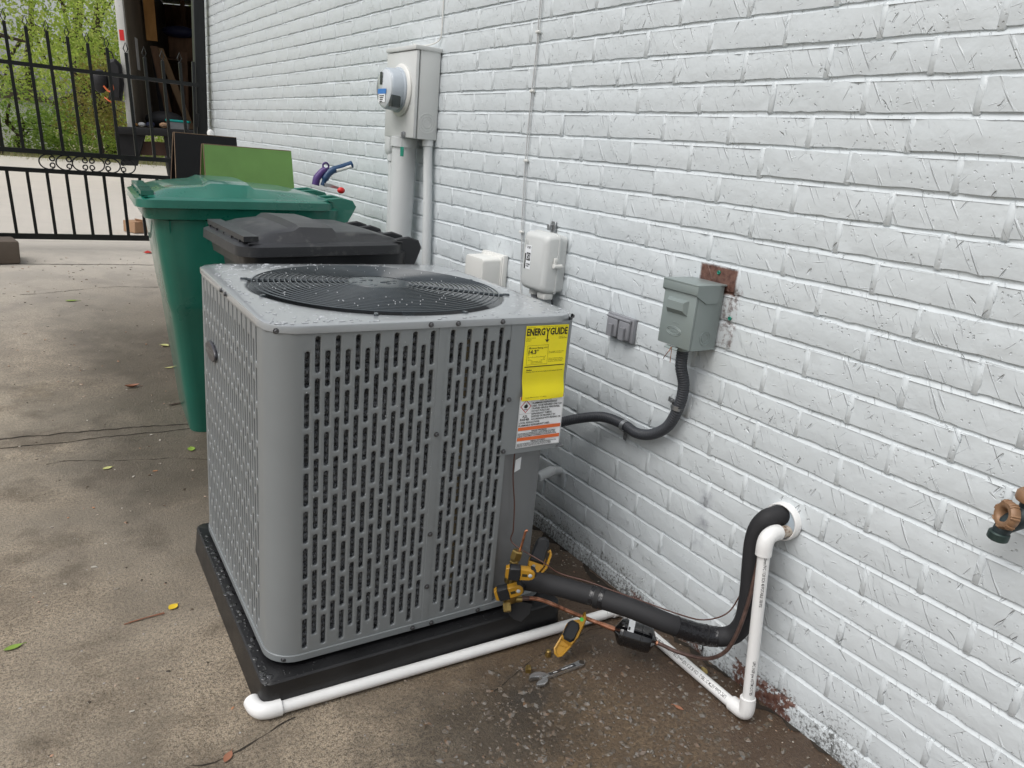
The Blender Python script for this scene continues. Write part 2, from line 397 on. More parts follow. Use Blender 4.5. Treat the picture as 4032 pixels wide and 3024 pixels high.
def water_material(col=(.45, .47, .49, 1)):
    mt, nt, b = base('water_drop'); b.inputs['Base Color'].default_value = col; b.inputs['Roughness'].default_value = .03
    b.inputs['Specular IOR Level'].default_value = .8; b.inputs['Coat Weight'].default_value = 1; b.inputs['Coat Roughness'].default_value = .02; return mt
def copper_material():
    mt, nt, b = base('heated_copper'); P = pos(nt); n = noise(nt, P, 45, 4, .6).outputs['Fac']
    c = ramp(nt, n, [(.3, (.10, .05, .035)), (.5, (.50, .22, .13)), (.68, (.66, .34, .22)), (.8, (.2, .1, .07))]); nt.links.new(c, b.inputs['Base Color'])
    b.inputs['Metallic'].default_value = .9; b.inputs['Roughness'].default_value = .33; return mt
def wood_material(name, c1, c2, sc=(3, 40, 3)):
    mt, nt, b = base(name); mp = nn(nt, 'ShaderNodeMapping', {'Vector': pos(nt), 'Scale': sc})
    n = noise(nt, mp.outputs[0], 1, 5, .6).outputs['Fac']; nt.links.new(mixc(nt, ramp(nt, n, [(.3, 0.), (.7, 1.)]), c1, c2), b.inputs['Base Color'])
    b.inputs['Roughness'].default_value = .75; return mt

M = dict(
    wall=wall_material(), concrete=concrete_material(), lid=lid_material(), coil=coil_material(), tape=tape_material(), water=water_material(), water_k=water_material((.012, .012, .013, 1)), copper=copper_material(),
    enamel=mat('grey_enamel', (.242, .26, .268), .38, .15, .04, 6, .15, 900, .0002),
    enamel_d=mat('grey_enamel_base', (.20, .205, .21), .45, .2, .05),
    dark_in=mat('dark_cabinet_inside', (.012, .012, .013), .7), guard=mat('black_wire', (.055, .066, .074), .2, .0, .1, 30),
    screw=mat('zinc_screw', (.13, .13, .135), .4, .8), pad=mat('black_plastic_pad', (.011, .011, .012), .38, 0, .2, 14, .6, 420, .0008, rv=.3),
    pvc=mat('white_pvc', (.80, .80, .79), .35, 0, .03, 14, dirt=((.2, .19, .17), 90, .66, .5)), ink=mat('black_ink', (.02, .02, .02), .6), ink_y=mat('black_ink_on_label', (.03, .026, .008), .6),
    yellow=mat('yellow_paper', (.95, .82, .012), .5, 0, .03, 12), white_l=mat('white_paper', (.86, .88, .90), .42, 0, .02), orange=mat('orange_ink', (.80, .16, .035), .5, 0, .03), red_ink=mat('red_ink', (.5, .04, .04), .5),
    foam=mat('black_foam_sleeve', (.017, .017, .019), .72, 0, .2, 20, .5, 500, .0006), brass=mat('brass', (.44, .31, .11), .34, .9, .15, 40), drier=mat('gloss_black_steel', (.006, .006, .007), .07, 0, .1, 9, coat=.6, rv=.05),
    tool_y=mat('amber_plastic', (.42, .22, .02), .36, 0, .06, 20), tool_b=mat('black_rubber', (.010, .011, .013), .6, 0, .1, 20, .4, 700, .0004), chrome=mat('chrome_steel', (.55, .55, .55), .25, .9, .2, 35),
    conduit=mat('dark_grey_conduit', (.042, .046, .054), .48, 0, .1), disc=mat('grey_green_enamel', (.235, .275, .27), .38, .05, .03, 5), steel=mat('galvanised_steel', (.36, .37, .38), .4, .8, .15, 40),
    beige=mat('pale_grey_enamel', (.60, .615, .605), .42, 0, .03, 4), cream=mat('off_white_plastic', (.70, .70, .67), .4, 0, .03, 6), cond_p=mat('painted_conduit', (.62, .64, .64), .45, 0, .03, 5), outlet=mat('grey_outlet', (.26, .265, .285), .45, .1, .05),
    meter=mat('meter_grey', (.45, .50, .55), .3, 0, .03), blue=mat('blue_print', (.05, .22, .6), .4), lcd=mat('dark_display', (.04, .05, .05), .2), green_tag=mat('green_tag', (.0, .22, .15), .4), glassy=mat('clear_cover', (.62, .66, .69), .06, 0, .02, coat=1.0),
    green=mat('green_polyethylene', (.009, .145, .102), .3, 0, .12, 5, .15, 300, .0004, coat=.6, dirt=((.02, .16, .12), 30, .6, .5), rv=.2), charcoal=mat('charcoal_polyethylene', (.022, .023, .026), .38, 0, .15, 7, .3, 300, .0004, dirt=((.10, .10, .095), 18, .56, .55), rv=.25),
    iron=mat('black_iron', (.008, .009, .009), .35, 0, .15, spec=.35), ply_g=mat('lime_green_plywood', (.13, .26, .065), .5, 0, .1, 7, dirt=((.06, .10, .02), 14, .66, .7)), ply_k=mat('black_plywood', (.006, .006, .007), .45, 0, .15, 5, spec=.25), ply_e=wood_material('bare_plywood_edge', (.12, .07, .04), (.28, .19, .12)),
    navy=mat('navy_plastic', (.02, .06, .14), .35), purple=mat('purple_plastic', (.07, .03, .16), .4), red=mat('red_plastic', (.6, .02, .02), .35), blade=mat('steel_blade', (.45, .45, .45), .3, .9),
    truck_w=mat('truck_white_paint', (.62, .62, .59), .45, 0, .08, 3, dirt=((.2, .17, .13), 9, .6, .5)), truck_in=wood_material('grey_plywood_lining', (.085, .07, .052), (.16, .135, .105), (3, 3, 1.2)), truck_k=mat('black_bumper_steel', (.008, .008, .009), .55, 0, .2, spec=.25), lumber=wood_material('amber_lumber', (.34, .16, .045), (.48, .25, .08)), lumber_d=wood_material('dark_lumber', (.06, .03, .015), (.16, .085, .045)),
    teal=mat('teal_plastic', (.0, .34, .30), .4), clear_t=mat('cloudy_plastic_tub', (.28, .30, .31), .3), cloth_k=mat('black_nylon', (.01, .01, .012), .7, 0, .3, 20, .5, 60, .004), cloth_b=mat('dark_blue_bundle', (.01, .014, .05), .7), orange_p=mat('orange_webbing', (.6, .12, .03), .5), tape_r=mat('red_reflector', (.7, .03, .03), .3), paper=mat('white_sheet', (.55, .55, .55), .6),
    block=mat('brown_block', (.12, .095, .075), .8, 0, .12, 6, .5, 90, .002), card=mat('cardboard', (.36, .22, .13), .8), bark=mat('bark', (.05, .035, .024), .9, 0, .3, 20, .8, 40, .01), verdigris=mat('bronze_green', (.04, .065, .06), .5, .4, .3, 40), bronze=mat('tan_bronze', (.27, .155, .085), .48, .1, .1, 60), dark_green=mat('dark_verdigris', (.035, .05, .055), .5, .3, .3, 50),
    caulk=mat('blue_white_putty', (.42, .49, .55), .6, 0, .1, 30, .6, 90, .002, dirt=((.16, .08, .03), 28, .62, .8)), rust_pvc=mat('rust_stained_pvc', (.55, .48, .40), .4, 0, .1, 30, dirt=((.12, .05, .02), 50, .5, .9)), joint=mat('dark_joint', (.028, .022, .016), .95, 0, .3, 40),
    wire=mat('brown_thermostat_wire', (.085, .035, .024), .5), cable=mat('grey_white_cable', (.52, .53, .53), .5), grey_lead=mat('dull_copper', (.15, .095, .08), .45, .5, .3, 60), soil=mat('verge_soil', (.24, .21, .13), .95, 0, .3, 3, .6, 30, .02), shed=mat('pale_shed_paint', (.75, .76, .76), .6),
)

# ------------------------------------------------------------------ ground
def gz(y):
    t = min(1, max(0, (y - 2.7) / 4.0)); return .24 * t * t * (3 - 2 * t)
def strip_grid(xs, ys, dz=0.0):
    mb = MB(); mb.add([(x, y, gz(y) + dz) for y in ys for x in xs], [(j * len(xs) + i, j * len(xs) + i + 1, (j + 1) * len(xs) + i + 1, (j + 1) * len(xs) + i) for j in range(len(ys) - 1) for i in range(len(xs) - 1)]); return mb
struct('ground', strip_grid([-60, -20, -8, -3, -1, .3, 3, 10, 60], [-30, -5, -1, 0, 1, 2] + [2.7 + .25 * i for i in range(17)] + [7.5, 10, 15, 25, 50, 90], -.03), M['soil'])
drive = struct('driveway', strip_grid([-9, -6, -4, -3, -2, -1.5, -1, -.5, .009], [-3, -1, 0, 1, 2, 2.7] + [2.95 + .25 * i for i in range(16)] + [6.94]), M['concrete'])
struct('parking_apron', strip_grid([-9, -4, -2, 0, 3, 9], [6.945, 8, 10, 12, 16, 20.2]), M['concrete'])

def ribbon(name, pts, w0, lift=.0015, jit=.35):
    """an open joint or crack lying in the concrete"""
    P = []
    for (a, b) in zip(pts[:-1], pts[1:]):
        n = max(2, int(math.dist(a, b) / .018))
        for i in range(n):
            t = i / n; P.append((a[0] + (b[0] - a[0]) * t, a[1] + (b[1] - a[1]) * t))
    P.append(pts[-1]); mb = MB(); vs = []
    wob = 0
    for i, (x, y) in enumerate(P):
        j = min(i + 1, len(P) - 1); k = max(i - 1, 0); dx, dy = P[j][0] - P[k][0], P[j][1] - P[k][1]; L = math.hypot(dx, dy) or 1
        wob = wob * .7 + rnd.uniform(-1, 1) * w0 * jit * 1.5; ww = w0 * rnd.uniform(1 - jit, 1 + jit) / 2
        x += -dy / L * wob; y += dx / L * wob
        vs += [(x - dy / L * ww, y + dx / L * ww, gz(y) + lift), (x + dy / L * ww, y - dx / L * ww, gz(y) + lift)]
    mb.add(vs, [(2 * i, 2 * i + 1, 2 * i + 3, 2 * i + 2) for i in range(len(P) - 1)])
    o = add(name, mb, M['joint'], drive, smooth=None); return o
ribbon('expansion_joint', [(-3.0, 3.28), (-1.52, 3.217), (-1.03, 3.188), (-.80, 3.15)], .007, jit=.5)
ribbon('expansion_joint', [(-3.0, 3.16), (-1.52, 3.129), (-.81, 3.111), (-.1, 3.08)], .006, jit=.5)
ribbon('crack', [(-1.38, 2.93), (-1.326, 2.943), (-1.2, 2.89), (-1.08, 2.86), (-.964, 2.84), (-.86, 2.78)], .0028, jit=.9)
ribbon('crack', [(-1.34, 1.24), (-1.21, 1.284), (-1.165, 1.272), (-1.114, 1.283), (-1.074, 1.293), (-1.029, 1.315), (-.988, 1.321)], .0026, jit=.9)
ribbon('crack', [(-.56, 1.2), (-.47, 1.235), (-.40, 1.262), (-.31, 1.262), (-.2, 1.29), (-.13, 1.27)], .0018, jit=.9)
ribbon('expansion_joint', [(-3.0, 6.08), (-1.4, 5.98), (-.1, 5.92)], .012, jit=.3)
ribbon('wall_gap', [(-.012, .25), (-.012, 1.0), (-.011, 2.2), (-.011, 3.4)], .018, jit=.6)
ribbon('crack', [(-1.4, 5.2), (-.9, 5.35), (-.4, 5.3)], .004, jit=.9)

# ------------------------------------------------------------------ painted brick wall
PITCH_Z, Z0, LEN = .0675, 1.5457, .2174
def brick_mesh(seed):
    r = random.Random(seed); nx, nz = 9, 3; Lb, Hb = LEN - .0085, PITCH_Z - .0112
    mb = MB(); vs = []; idx = {}
    tilt = r.uniform(-.0007, .0007); skew = r.uniform(-.0008, .0008)
    for i in range(nx + 1):
        for j in range(nz + 1):
            y = (i / nx - .5) * Lb; z = j / nz * Hb
            ed = i in (0, nx) or j in (0, nz)
            y += r.uniform(-.0011, .0011) if i in (0, nx) else r.uniform(-.004, .004); z += (r.uniform(-.0013, .0013) if j in (0, nz) else 0) + skew * (i / nx - .5) * 4
            x = tilt * (i / nx - .5) * 2 + r.uniform(-.0005, .0005) + (.0016 + r.uniform(-.0006, .0006) if ed else 0)
            if ed and r.random() < .06: x += .003
            idx[i, j] = len(vs); vs.append((x, y, z))
    fs = [(idx[i, j], idx[i, j + 1], idx[i + 1, j + 1], idx[i + 1, j]) for i in range(nx) for j in range(nz)]
    loop = [(i, 0) for i in range(nx)] + [(nx, j) for j in range(nz)] + [(i, nz) for i in range(nx, 0, -1)] + [(0, j) for j in range(nz, 0, -1)]
    o = len(vs)
    for q in loop:
        x, y, z = vs[idx[q]]; vs.append((.012, y + (.001 if y > 0 else -.001), z + (.0012 if z > Hb / 2 else -.0012)))
    n = len(loop)
    for k in range(n):
        l = (k + 1) % n; fs.append((idx[loop[k]], idx[loop[l]], o + l, o + k))
    mb.add(vs, fs); return mb
BR = [brick_mesh(100 + i) for i in range(14)]
BRM = [mesh('brick', q, M['wall'], 50) for q in BR]
wall = thing('brick_wall', 'long white painted brick wall along the concrete drive, bare red brick at its foot', 'wall', (0, 0, 0))
spots = []; wr = random.Random(11)
for c in range(-19, 24):
    zb = Z0 - c * PITCH_Z; ph = 1.375 if c % 2 else 1.375 + LEN / 2
    ph += wr.uniform(-.012, .012)
    for n in range(-14, 29):
        y = ph + n * LEN + LEN / 2 + wr.uniform(-.003, .003)
        if y < -1.4 or y > 6.83: continue
        spots.append((c, y, zb + wr.uniform(-.0012, .0012)))
def project(P):
    d = Vector(P) - CAM; zc = d.dot(fwd)
    return (2016 + F_PX * d.dot(RGT) / zc, 1512 - F_PX * d.dot(UPV) / zc, zc)
def hidden(P):
    """behind the condenser or the bins as seen in the photograph: not worth single bricks"""
    d = Vector(P) - CAM
    t = (-.30 - CAM.x) / d.x; q = CAM + d * t
    return 1.42 < q.y < 2.1 and .1 < q.z < .84
def size(s):
    P = (0, s[1], s[2] + .03); x, y, zc = project(P)
    if zc < .1 or not (-60 < x < 4092 and -60 < y < 3084) or hidden(P): return 0
    d = Vector(P) - CAM; return abs(d.x) / d.length ** 3
spots.sort(key=size, reverse=True)
mass = MB()
for i, (c, y, z) in enumerate(spots):
    k = wr.randrange(14)
    dx = wr.uniform(-.0008, .0014)
    if i < 298:
        o = bpy.data.objects.new('brick', BRM[k]); COL.objects.link(o); o.parent = wall; o.location = (dx, y, z)
    else:
        mass.add([(q[0] + dx, q[1] + y, q[2] + z) for q in BR[k].v], BR[k].f)
add('brick_courses', mass, M['wall'], wall, smooth=50, kind='stuff')
mo = MB(); mo.box((.107, 2.77, 1.38), (.2, 8.34, 2.94))
for c, y, z in spots:
    mo.rbox((.0077, y - LEN / 2, z + .028), (.013, .016, .066), .003, 1) if size((c, y, z)) > 0 else None
# thick painted bed joints, slightly rounded
for c in range(-19, 24):
    zb = Z0 - c * PITCH_Z; ys = [-1.4 + .09 * i for i in range(93)]; vs = []
    jit = [(wr.uniform(-.0012, .0012), wr.uniform(-.001, .001)) for _ in ys]
    for y, (a, b_) in zip(ys, jit):
        vs += [(.0085 + a, y, zb + .0006), (.0068 + a, y, zb - .0045 + b_), (.0012 + a * .5, y, zb - .0124)]
    mo.add(vs, [(3 * i + k, 3 * i + 3 + k, 3 * i + 4 + k, 3 * i + 1 + k) for i in range(len(ys) - 1) for k in (0, 1)])
add('mortar', mo, M['wall'], wall, smooth=50)

# ------------------------------------------------------------------ air conditioner
AX, AY, AZ = -1.0207, 1.395, 0.0
AROT = -.0222
pad_o = Vector((AX, AY, 0))
pd = thing('equipment_pad', 'black plastic pad wet with rain under the grey air conditioner', 'pad', (AX, AY, 0), AROT)
PX0, PX1, PY0, PY1, PZ = -.0265, .757, -.0355, .745, .0767
rings = []
for (e, z, r_) in ((.006, .0, .024), (.003, .03, .024), (0, PZ - .004, .022), (-.004, PZ, .02)):
    rings.append([(x, y, z) for x, y in rrect(PX1 - PX0 + 2 * e, PY1 - PY0 + 2 * e, r_, 5, (PX0 + PX1) / 2, (PY0 + PY1) / 2)])
rings.append([(x, y, PZ + .0002) for x, y in rrect(PX1 - PX0 - .06, PY1 - PY0 - .06, .02, 5, (PX0 + PX1) / 2, (PY0 + PY1) / 2)])
add('slab', MB().loft(rings), M['pad'], pd)
for x in (.06, .66):
    for y in (.06, .66): add('rubber_foot', MB().cyl((x, y, PZ + .0004), (x, y, .0885), .03, 14), M['dark_in'], pd)

ac = thing('air_conditioner', 'grey outdoor air conditioner with slotted sides and round fan grille on top', 'air conditioner', (AX, AY, 0), AROT)
ZB, ZT, ZLIP, W, R0 = .0887, .8524, .8365, .7295, .0636
def a_(name, mb, mt, **k): return add(name, mb, mt, ac, **k)
# slotted sheet: columns of upright slots with rolled edges
SR, SL, CP, RP = .0054, .0765, .0209, .0868
def stadium(w2, r, zb, zt, n_c=0):
    pass
def slot_column(mb, f, u, w2, za, zb_, slots):
    """f(u, z, depth) -> point. one column of the sheet from za to zb_ with its slots cut out"""
    g = .0035
    cang = math.atan2(g + SR, w2)
    th = [0, cang * .55, cang, pi / 2, pi - cang, pi - cang * .55, pi]
    zc = za
    for (s0, s1) in sorted(slots):
        lo, hi = s0 - g, s1 + g
        if lo > zc + 1e-5: mb.add([f(u - w2, zc, 0), f(u + w2, zc, 0), f(u + w2, lo, 0), f(u - w2, lo, 0)], [(0, 1, 2, 3)])
        outer, inn = [], []
        for sgn, cz, ang in ((1, s1 - SR, th), (-1, s0 + SR, th)):
            for a in ang:
                ca, sa = cos(a), sin(a) * sgn
                if sgn < 0: ca = -ca
                k = min(w2 / abs(ca) if abs(ca) > 1e-6 else 9, (g + SR) / abs(sa) if abs(sa) > 1e-6 else 9)
                outer.append((u + ca * k, cz + sa * k)); inn.append((ca, sa, cz))
        n = len(outer)
        loops = [[f(x, z, 0) for x, z in outer]]
        for rr, dep in ((SR + .0008, 0), (SR + .0003, .0004), (SR, .0016), (SR, .0065)):
            loops.append([f(u + ca * rr, cz + sa * rr, dep) for ca, sa, cz in inn])
        mb.loft(loops, caps=False); zc = hi
    if zb_ > zc + 1e-5: mb.add([f(u - w2, zc, 0), f(u + w2, zc, 0), f(u + w2, zb_, 0), f(u - w2, zb_, 0)], [(0, 1, 2, 3)])
def slots_for(kind):
    top = .8297 if kind == 'A' else .7997
    return [(top - RP * k - SL, top - RP * k) for k in range(8)]
ZP0 = .1035
front = lambda u, z, d: (u, d, z)
left = lambda u, z, d: (d, u, z)
mb = MB()
for i in range(14): slot_column(mb, front, .074 + CP * i, CP / 2, ZP0, ZLIP + .004, slots_for('BA'[i % 2]))
x1 = .074 + CP * 13.5
a_('louvre_panel', mb, M['enamel'], smooth=50)
mb = MB(); P2 = .0206
for i in range(8): slot_column(mb, front, .3935 + P2 * i, P2 / 2, ZP0, ZLIP + .004, slots_for('AB'[i % 2]))
x2a, x2 = .3935 - P2 / 2, .3935 + P2 * 7.5
mb.add([(x2, 0, ZP0), (x2 + .008, 0, ZP0), (x2 + .008, 0, ZLIP + .004), (x2, 0, ZLIP + .004), (x2 + .008, .012, ZP0), (x2 + .008, .012, ZLIP + .004)], [(0, 1, 2, 3), (1, 4, 5, 2)])
a_('louvre_panel', mb, M['enamel'], smooth=50)
mb = MB(); y0 = .101 - CP / 2
for i in range(27): slot_column(mb, left, .101 + CP * i, CP / 2, ZP0, ZLIP + .004, slots_for('AB'[i % 2]))
y1 = y0 + CP * 27
mb.f = [q[::-1] for q in mb.f]
a_('louvre_panel', mb, M['enamel'], smooth=50)
# seam strip between the two front panels
mb = MB()
xs = [(x1, 0), (x1 + .003, 0), (x1 + .0035, -.0012), (x1 + .0185, -.0012), (x1 + .019, 0), (x2a, 0)]
mb.add([(x, y, z) for x, y in xs for z in (ZP0, ZLIP + .004)], [(2 * i, 2 * i + 2, 2 * i + 3, 2 * i + 1) for i in range(len(xs) - 1)])
a_('seam_strip', mb, M['enamel'], smooth=20)
# rounded corner posts
def wallstrip(pl, za, zb_, mt, name, **k):
    mb = MB(); mb.add([(x, y, z) for x, y in pl for z in (za, zb_)], [(2 * i, 2 * i + 2, 2 * i + 3, 2 * i + 1) for i in range(len(pl) - 1)]); return a_(name, mb, mt, **k)
arc = lambda cx, cy, r, a0, a1, n=14: [(cx + r * cos(rad(a0 + (a1 - a0) * i / n)), cy + r * sin(rad(a0 + (a1 - a0) * i / n))) for i in range(n + 1)]
wallstrip([(0, y0)] + arc(R0, R0, R0, 180, 270), ZP0, ZLIP + .004, M['enamel'], 'corner_post')
wallstrip([(W - R0, W)] + arc(R0, W - R0, R0, 90, 180) + [(0, y1)], ZP0, ZLIP + .004, M['enamel'], 'corner_post')
wallstrip(arc(W - R0, W - R0, R0, 0, 90) + [(W - R0, W), (R0, W)], ZP0, ZLIP + .004, M['enamel'], 'back_panel')
wallstrip([(W, .13), (W, W - R0)], ZP0, ZLIP + .004, M['enamel'], 'side_panel')
# control box cover behind the labels, and the set-back valve panel below it
wallstrip([(x2 - .006, -.0012)] + arc(W - .036, .0348, .036, 270, 360) + [(W, .135)], .5135, ZLIP + .003, M['enamel'], 'control_cover')
wallstrip([(x2 + .004, .008), (.565, .008), (.655, .03), (.70, .055), (.702, .13), (W, .14)], ZB + .012, .516, M['enamel_d'], 'valve_panel', smooth=20)
mb = MB(); mb.box((.63, .07, .5145), (.2, .14, .003)); a_('cover_floor', mb, M['enamel_d'])
# base pan lip
def lip(off, za, zb_):
    pl = [(x, y) for x, y in rrect(W + 2 * off, W + 2 * off, R0 + off, 9, W / 2, W / 2)]
    return [(x, y, za) for x, y in pl], [(x, y, zb_) for x, y in pl]
mb = MB(); a, b_ = lip(.0025, ZB, .1035); c_, d_ = lip(-.012, ZB + .001, .1048); e_, _ = lip(.0015, .1047, 0)
mb.loft([c_, a, b_, e_, d_], caps=True); a_('base_pan', mb, M['enamel'], smooth=30)
# lid with a round opening
n = 96; CX, CY, RO = .3648, .3585, .317
ang = [2 * pi * i / n for i in range(n)]
def ray_rr(a, off):
    """point of the rounded outline in direction a from the opening centre"""
    pl = rrect(W + 2 * off, W + 2 * off, R0 + off, 12, W / 2, W / 2); d = (cos(a), sin(a)); best = None
    for i in range(len(pl)):
        p, q = pl[i], pl[(i + 1) % len(pl)]; ex, ey = q[0] - p[0], q[1] - p[1]; den = d[0] * ey - d[1] * ex
        if abs(den) < 1e-12: continue
        t = ((p[0] - CX) * ey - (p[1] - CY) * ex) / den; s_ = ((p[0] - CX) * d[1] - (p[1] - CY) * d[0]) / den
        if t > 0 and -1e-6 <= s_ <= 1 + 1e-6: best = (CX + d[0] * t, CY + d[1] * t)
    return best
out = lambda off, z: [(*ray_rr(a, off), z) for a in ang]
cir = lambda r, z: [(CX + r * cos(a), CY + r * sin(a), z) for a in ang]
mb = MB().loft([out(.0035, ZLIP), out(.0042, ZT - .004), out(.0032, ZT - .001), out(.0006, ZT), out(-.02, ZT + .0004), cir(RO + .008, ZT + .002), cir(RO + .001, ZT + .0012), cir(RO - .006, ZT - .006), cir(RO - .012, ZT - .05)], caps=False)
a_('lid', mb, M['lid'], smooth=45)
mb = MB().loft([cir(RO - .0125, ZT - .049), cir(RO - .018, ZT - .2)], caps=False); a_('fan_shroud', mb, mat('shroud_grey', (.07, .075, .08), .4))
# fan grille
mb = MB(); NR = 18
for i in range(NR):
    r = .088 + (.304 - .088) * i / (NR - 1); zz = ZT + .006 + .010 * (1 - (r / .31) ** 2)
    mb.tube([(CX + r * cos(2 * pi * k / 64), CY + r * sin(2 * pi * k / 64), zz) for k in range(64)], .0019, 6, closed=True)
g = thing and a_('fan_grille', mb, M['guard'])
for k in range(4):
    a = rad(-23 + 90 * k); st = MB(); P = lambda r, z: (CX + r * cos(a), CY + r * sin(a), z)
    st.tube([P(.06, ZT + .012), P(.2, ZT + .006), P(.305, ZT + .0005), P(.322, ZT + .002)], .004, 8)
    add('grille_strut', st, M['guard'], g)
st = MB().lathe([(.0, .004), (.06, .0055), (.076, .004), (.079, -.001), (.074, -.004)], (CX, CY, ZT + .012), n=36, cap=False)
for k in range(14):
    a, r = rnd.uniform(0, 6.28), rnd.uniform(.01, .065); st.ell((CX + r * cos(a), CY + r * sin(a), ZT + .017), (rnd.uniform(.004, .012), rnd.uniform(.004, .01), .0016), 8, 5)
add('hub_plate', st, M['guard'], g)
for k in range(4):
    cl = MB(); a = rad(-23 + 90 * k); R_ = Matrix.Rotation(a, 3, 'Z'); cl.rbox((CX + .326 * cos(a), CY + .326 * sin(a), ZT + .004), (.016, .009, .005), .001, 1, R_); add('grille_clip', cl, M['guard'], g)
    a += rad(38); cl = MB(); cl.rbox((CX + .318 * cos(a), CY + .318 * sin(a), ZT + .003), (.013, .008, .005), .001, 1, Matrix.Rotation(a, 3, 'Z')); add('grille_clip', cl, M['guard'], g)
# fan below
fan = a_('fan', MB().lathe([(.0, .05), (.07, .05), (.08, .03), (.08, -.05)], (CX, CY, ZT - .14), n=28, cap=False), M['dark_in'])
for k in range(3):
    b2 = MB(); vs = []
    for i in range(9):
        for j in range(5):
            r = .075 + .215 * i / 8; t = rad(120 * k + 70 * (j / 4 - .5) + 22 * i / 8); vs.append((CX + r * cos(t), CY + r * sin(t), ZT - .15 + .045 * (j / 4 - .5) * 2))
    b2.add(vs, [(5 * i + j, 5 * i + j + 1, 5 * i + 6 + j, 5 * i + 5 + j) for i in range(8) for j in range(4)])
    add('fan_blade', b2, M['guard'], fan)
# coil of bristled tubes behind the slots
mb = MB(); ci = .02
pl = [(.545, ci), (.5, ci)] + arc(R0 + .0, R0 + .0, R0 - .02, 270, 180, 8) + [(.02, .3), (.02, .6)] + arc(R0, W - R0, R0 - .02, 180, 90, 8) + [(.4, W - ci), (.66, W - ci)]
for i in range(42):
    z = .108 + .0175 * i; dz = rnd.uniform(-.0015, .0015)
    mb.tube([(x + rnd.uniform(-.0012, .0012), y + rnd.uniform(-.0012, .0012), z + dz) for x, y in pl], .0108, 7)
a_('coil', mb, M['coil'], smooth=70)
mb = MB().loft([[(x, y, z) for x, y in rrect(W - .11, W - .11, .05, 6, W / 2, W / 2)] for z in (.1, .66)], caps=True); a_('dark_view_block', mb, M['dark_in'])  # added dark box: blocks the view through, stands in for the inside shade
mb = MB().box((.4345, .0135, .46), (.014, .006, .7)); a_('coil_support', mb, mat('tan_strip', (.13, .105, .06), .6))
# screws
sc_ = []
for x, z in ((.012, .8445), (.337, .844), (.402, .844), (.515, .844)): sc_.append(((x, -.0035, z), (0, -1, 0)))
for x, z in ((.385, .0955), (.365 - .12 + .09, .0955), (.515, .0955), (.03, .0955)): sc_.append(((x, -.0022 + (.012 if x < .05 else 0), z), (0, -1, 0)))
for z in (.79 - .2, .64 - .3, .2): sc_.append(((x1 + .011, -.0012, z), (0, -1, 0)))
for x, z in ((.552, .655), (.549, .524)): sc_.append(((x, -.0016, z), (0, -1, 0)))
for y in (.40, .355): sc_.append(((-.0038, y, .8445), (-1, 0, 0)))
sc_.append(((W + .003, .03, .842), (1, 0, 0)))
sm = mesh('screw', MB().lathe([(.0062, 0), (.006, .0012), (.0046, .0014), (.0044, .0048), (.0036, .0056), (0, .0052)], n=12, cap=False), M['screw'], 30)
for p_, d in sc_:
    o = bpy.data.objects.new('screw', sm); COL.objects.link(o); o.parent = ac; o.location = p_; o.rotation_euler = Vector(d).to_track_quat('Z', 'Y').to_euler()
# maker's badge on the left side
bm_ = MB().slab([(.545 + x, .66 + y) for x, y in [( .058 * cos(t), .021 * sin(t) * (1.15 if abs(cos(t)) < .7 else 1)) for t in [2 * pi * i / 24 for i in range(24)]]], (-.004, 0, 0), (0, 1, 0), (0, 0, 1), .008, .002)
bd = a_('badge', bm_, mat('badge_grey', (.05, .05, .06), .3)); 
text('badge_lettering', 'AMERISTAR', bd, M['steel'], lambda x, y: (-.0085, .545 - x, .66 - y), -.045, -.0075, .013, .09, .02)
# paper labels
def yel(x, y):
    t = max(0, (y - .055) / .126); bulge = .0016 + .0075 * t * (.55 + .45 * sin(t * 9.5 - 1.2)) + .0012 * sin(x * 60 + y * 20) * t
    return (.581 + x - .004 * sin(t * 6) * t, -bulge - .0012, .8305 - y)
mb = MB(); nx, ny = 8, 30
vs = [yel(.1205 * i / nx, .181 * j / ny) for j in range(ny + 1) for i in range(nx + 1)]
vs += [(x, y + .0003, z) for x, y, z in vs]; k0 = (nx + 1) * (ny + 1)
fs = [(j * (nx + 1) + i, j * (nx + 1) + i + 1, (j + 1) * (nx + 1) + i + 1, (j + 1) * (nx + 1) + i) for j in range(ny) for i in range(nx)]
fs += [tuple(k0 + q for q in f[::-1]) for f in fs]; mb.add(vs, fs)
yl = a_('energy_label', mb, M['yellow'], smooth=60)
pr = lambda x, y: tuple(np.array(yel(x, y)) - np.array((0, .0006, 0)))
T = lambda s, x, y, h, w_=None, bold=0.0, nm='lettering': text(nm, s, yl, M['ink_y'], pr, x, y, h, w_, bold)
T('ENERG', .0025, .006, .0165, .051, .035); T('GUIDE', .068, .006, .0165, .050, .035); T('Y', .0545, .006, .019, .0135, .03)
def bars(nm, L, mt, par, f):
    if nm in ('orange_band', 'ruled_line') and len(L) > 1:
        return [bars(nm, [q], mt, par, f) for q in L]
    mb = MB()
    for x0, y0, x1_, y1_ in L:
        k = max(1, int(abs(y1_ - y0) / .01))
        for i in range(k):
            ya, yb = y0 + (y1_ - y0) * i / k, y0 + (y1_ - y0) * (i + 1) / k
            mb.add([f(x0, ya), f(x1_, ya), f(x1_, yb), f(x0, yb)], [(0, 1, 2, 3)])
    return add(nm, mb, mt, par, smooth=None)
bars('ruled_line', [(.0595, .022, .0625, .036), (.004, .0968, .117, .0988)], M['ink_y'], yl, pr)
mb = MB().add([pr(.0545, .033), pr(.0612, .0355), pr(.068, .033), pr(.0612, .0415)], [(0, 1, 2, 3)]); add('arrow', mb, M['ink_y'], yl, smooth=None)
T('U.S. Government', .004, .002, .0022); T('Federal law prohibits removal of this label before consumer purchase', .045, .002, .002, .07)
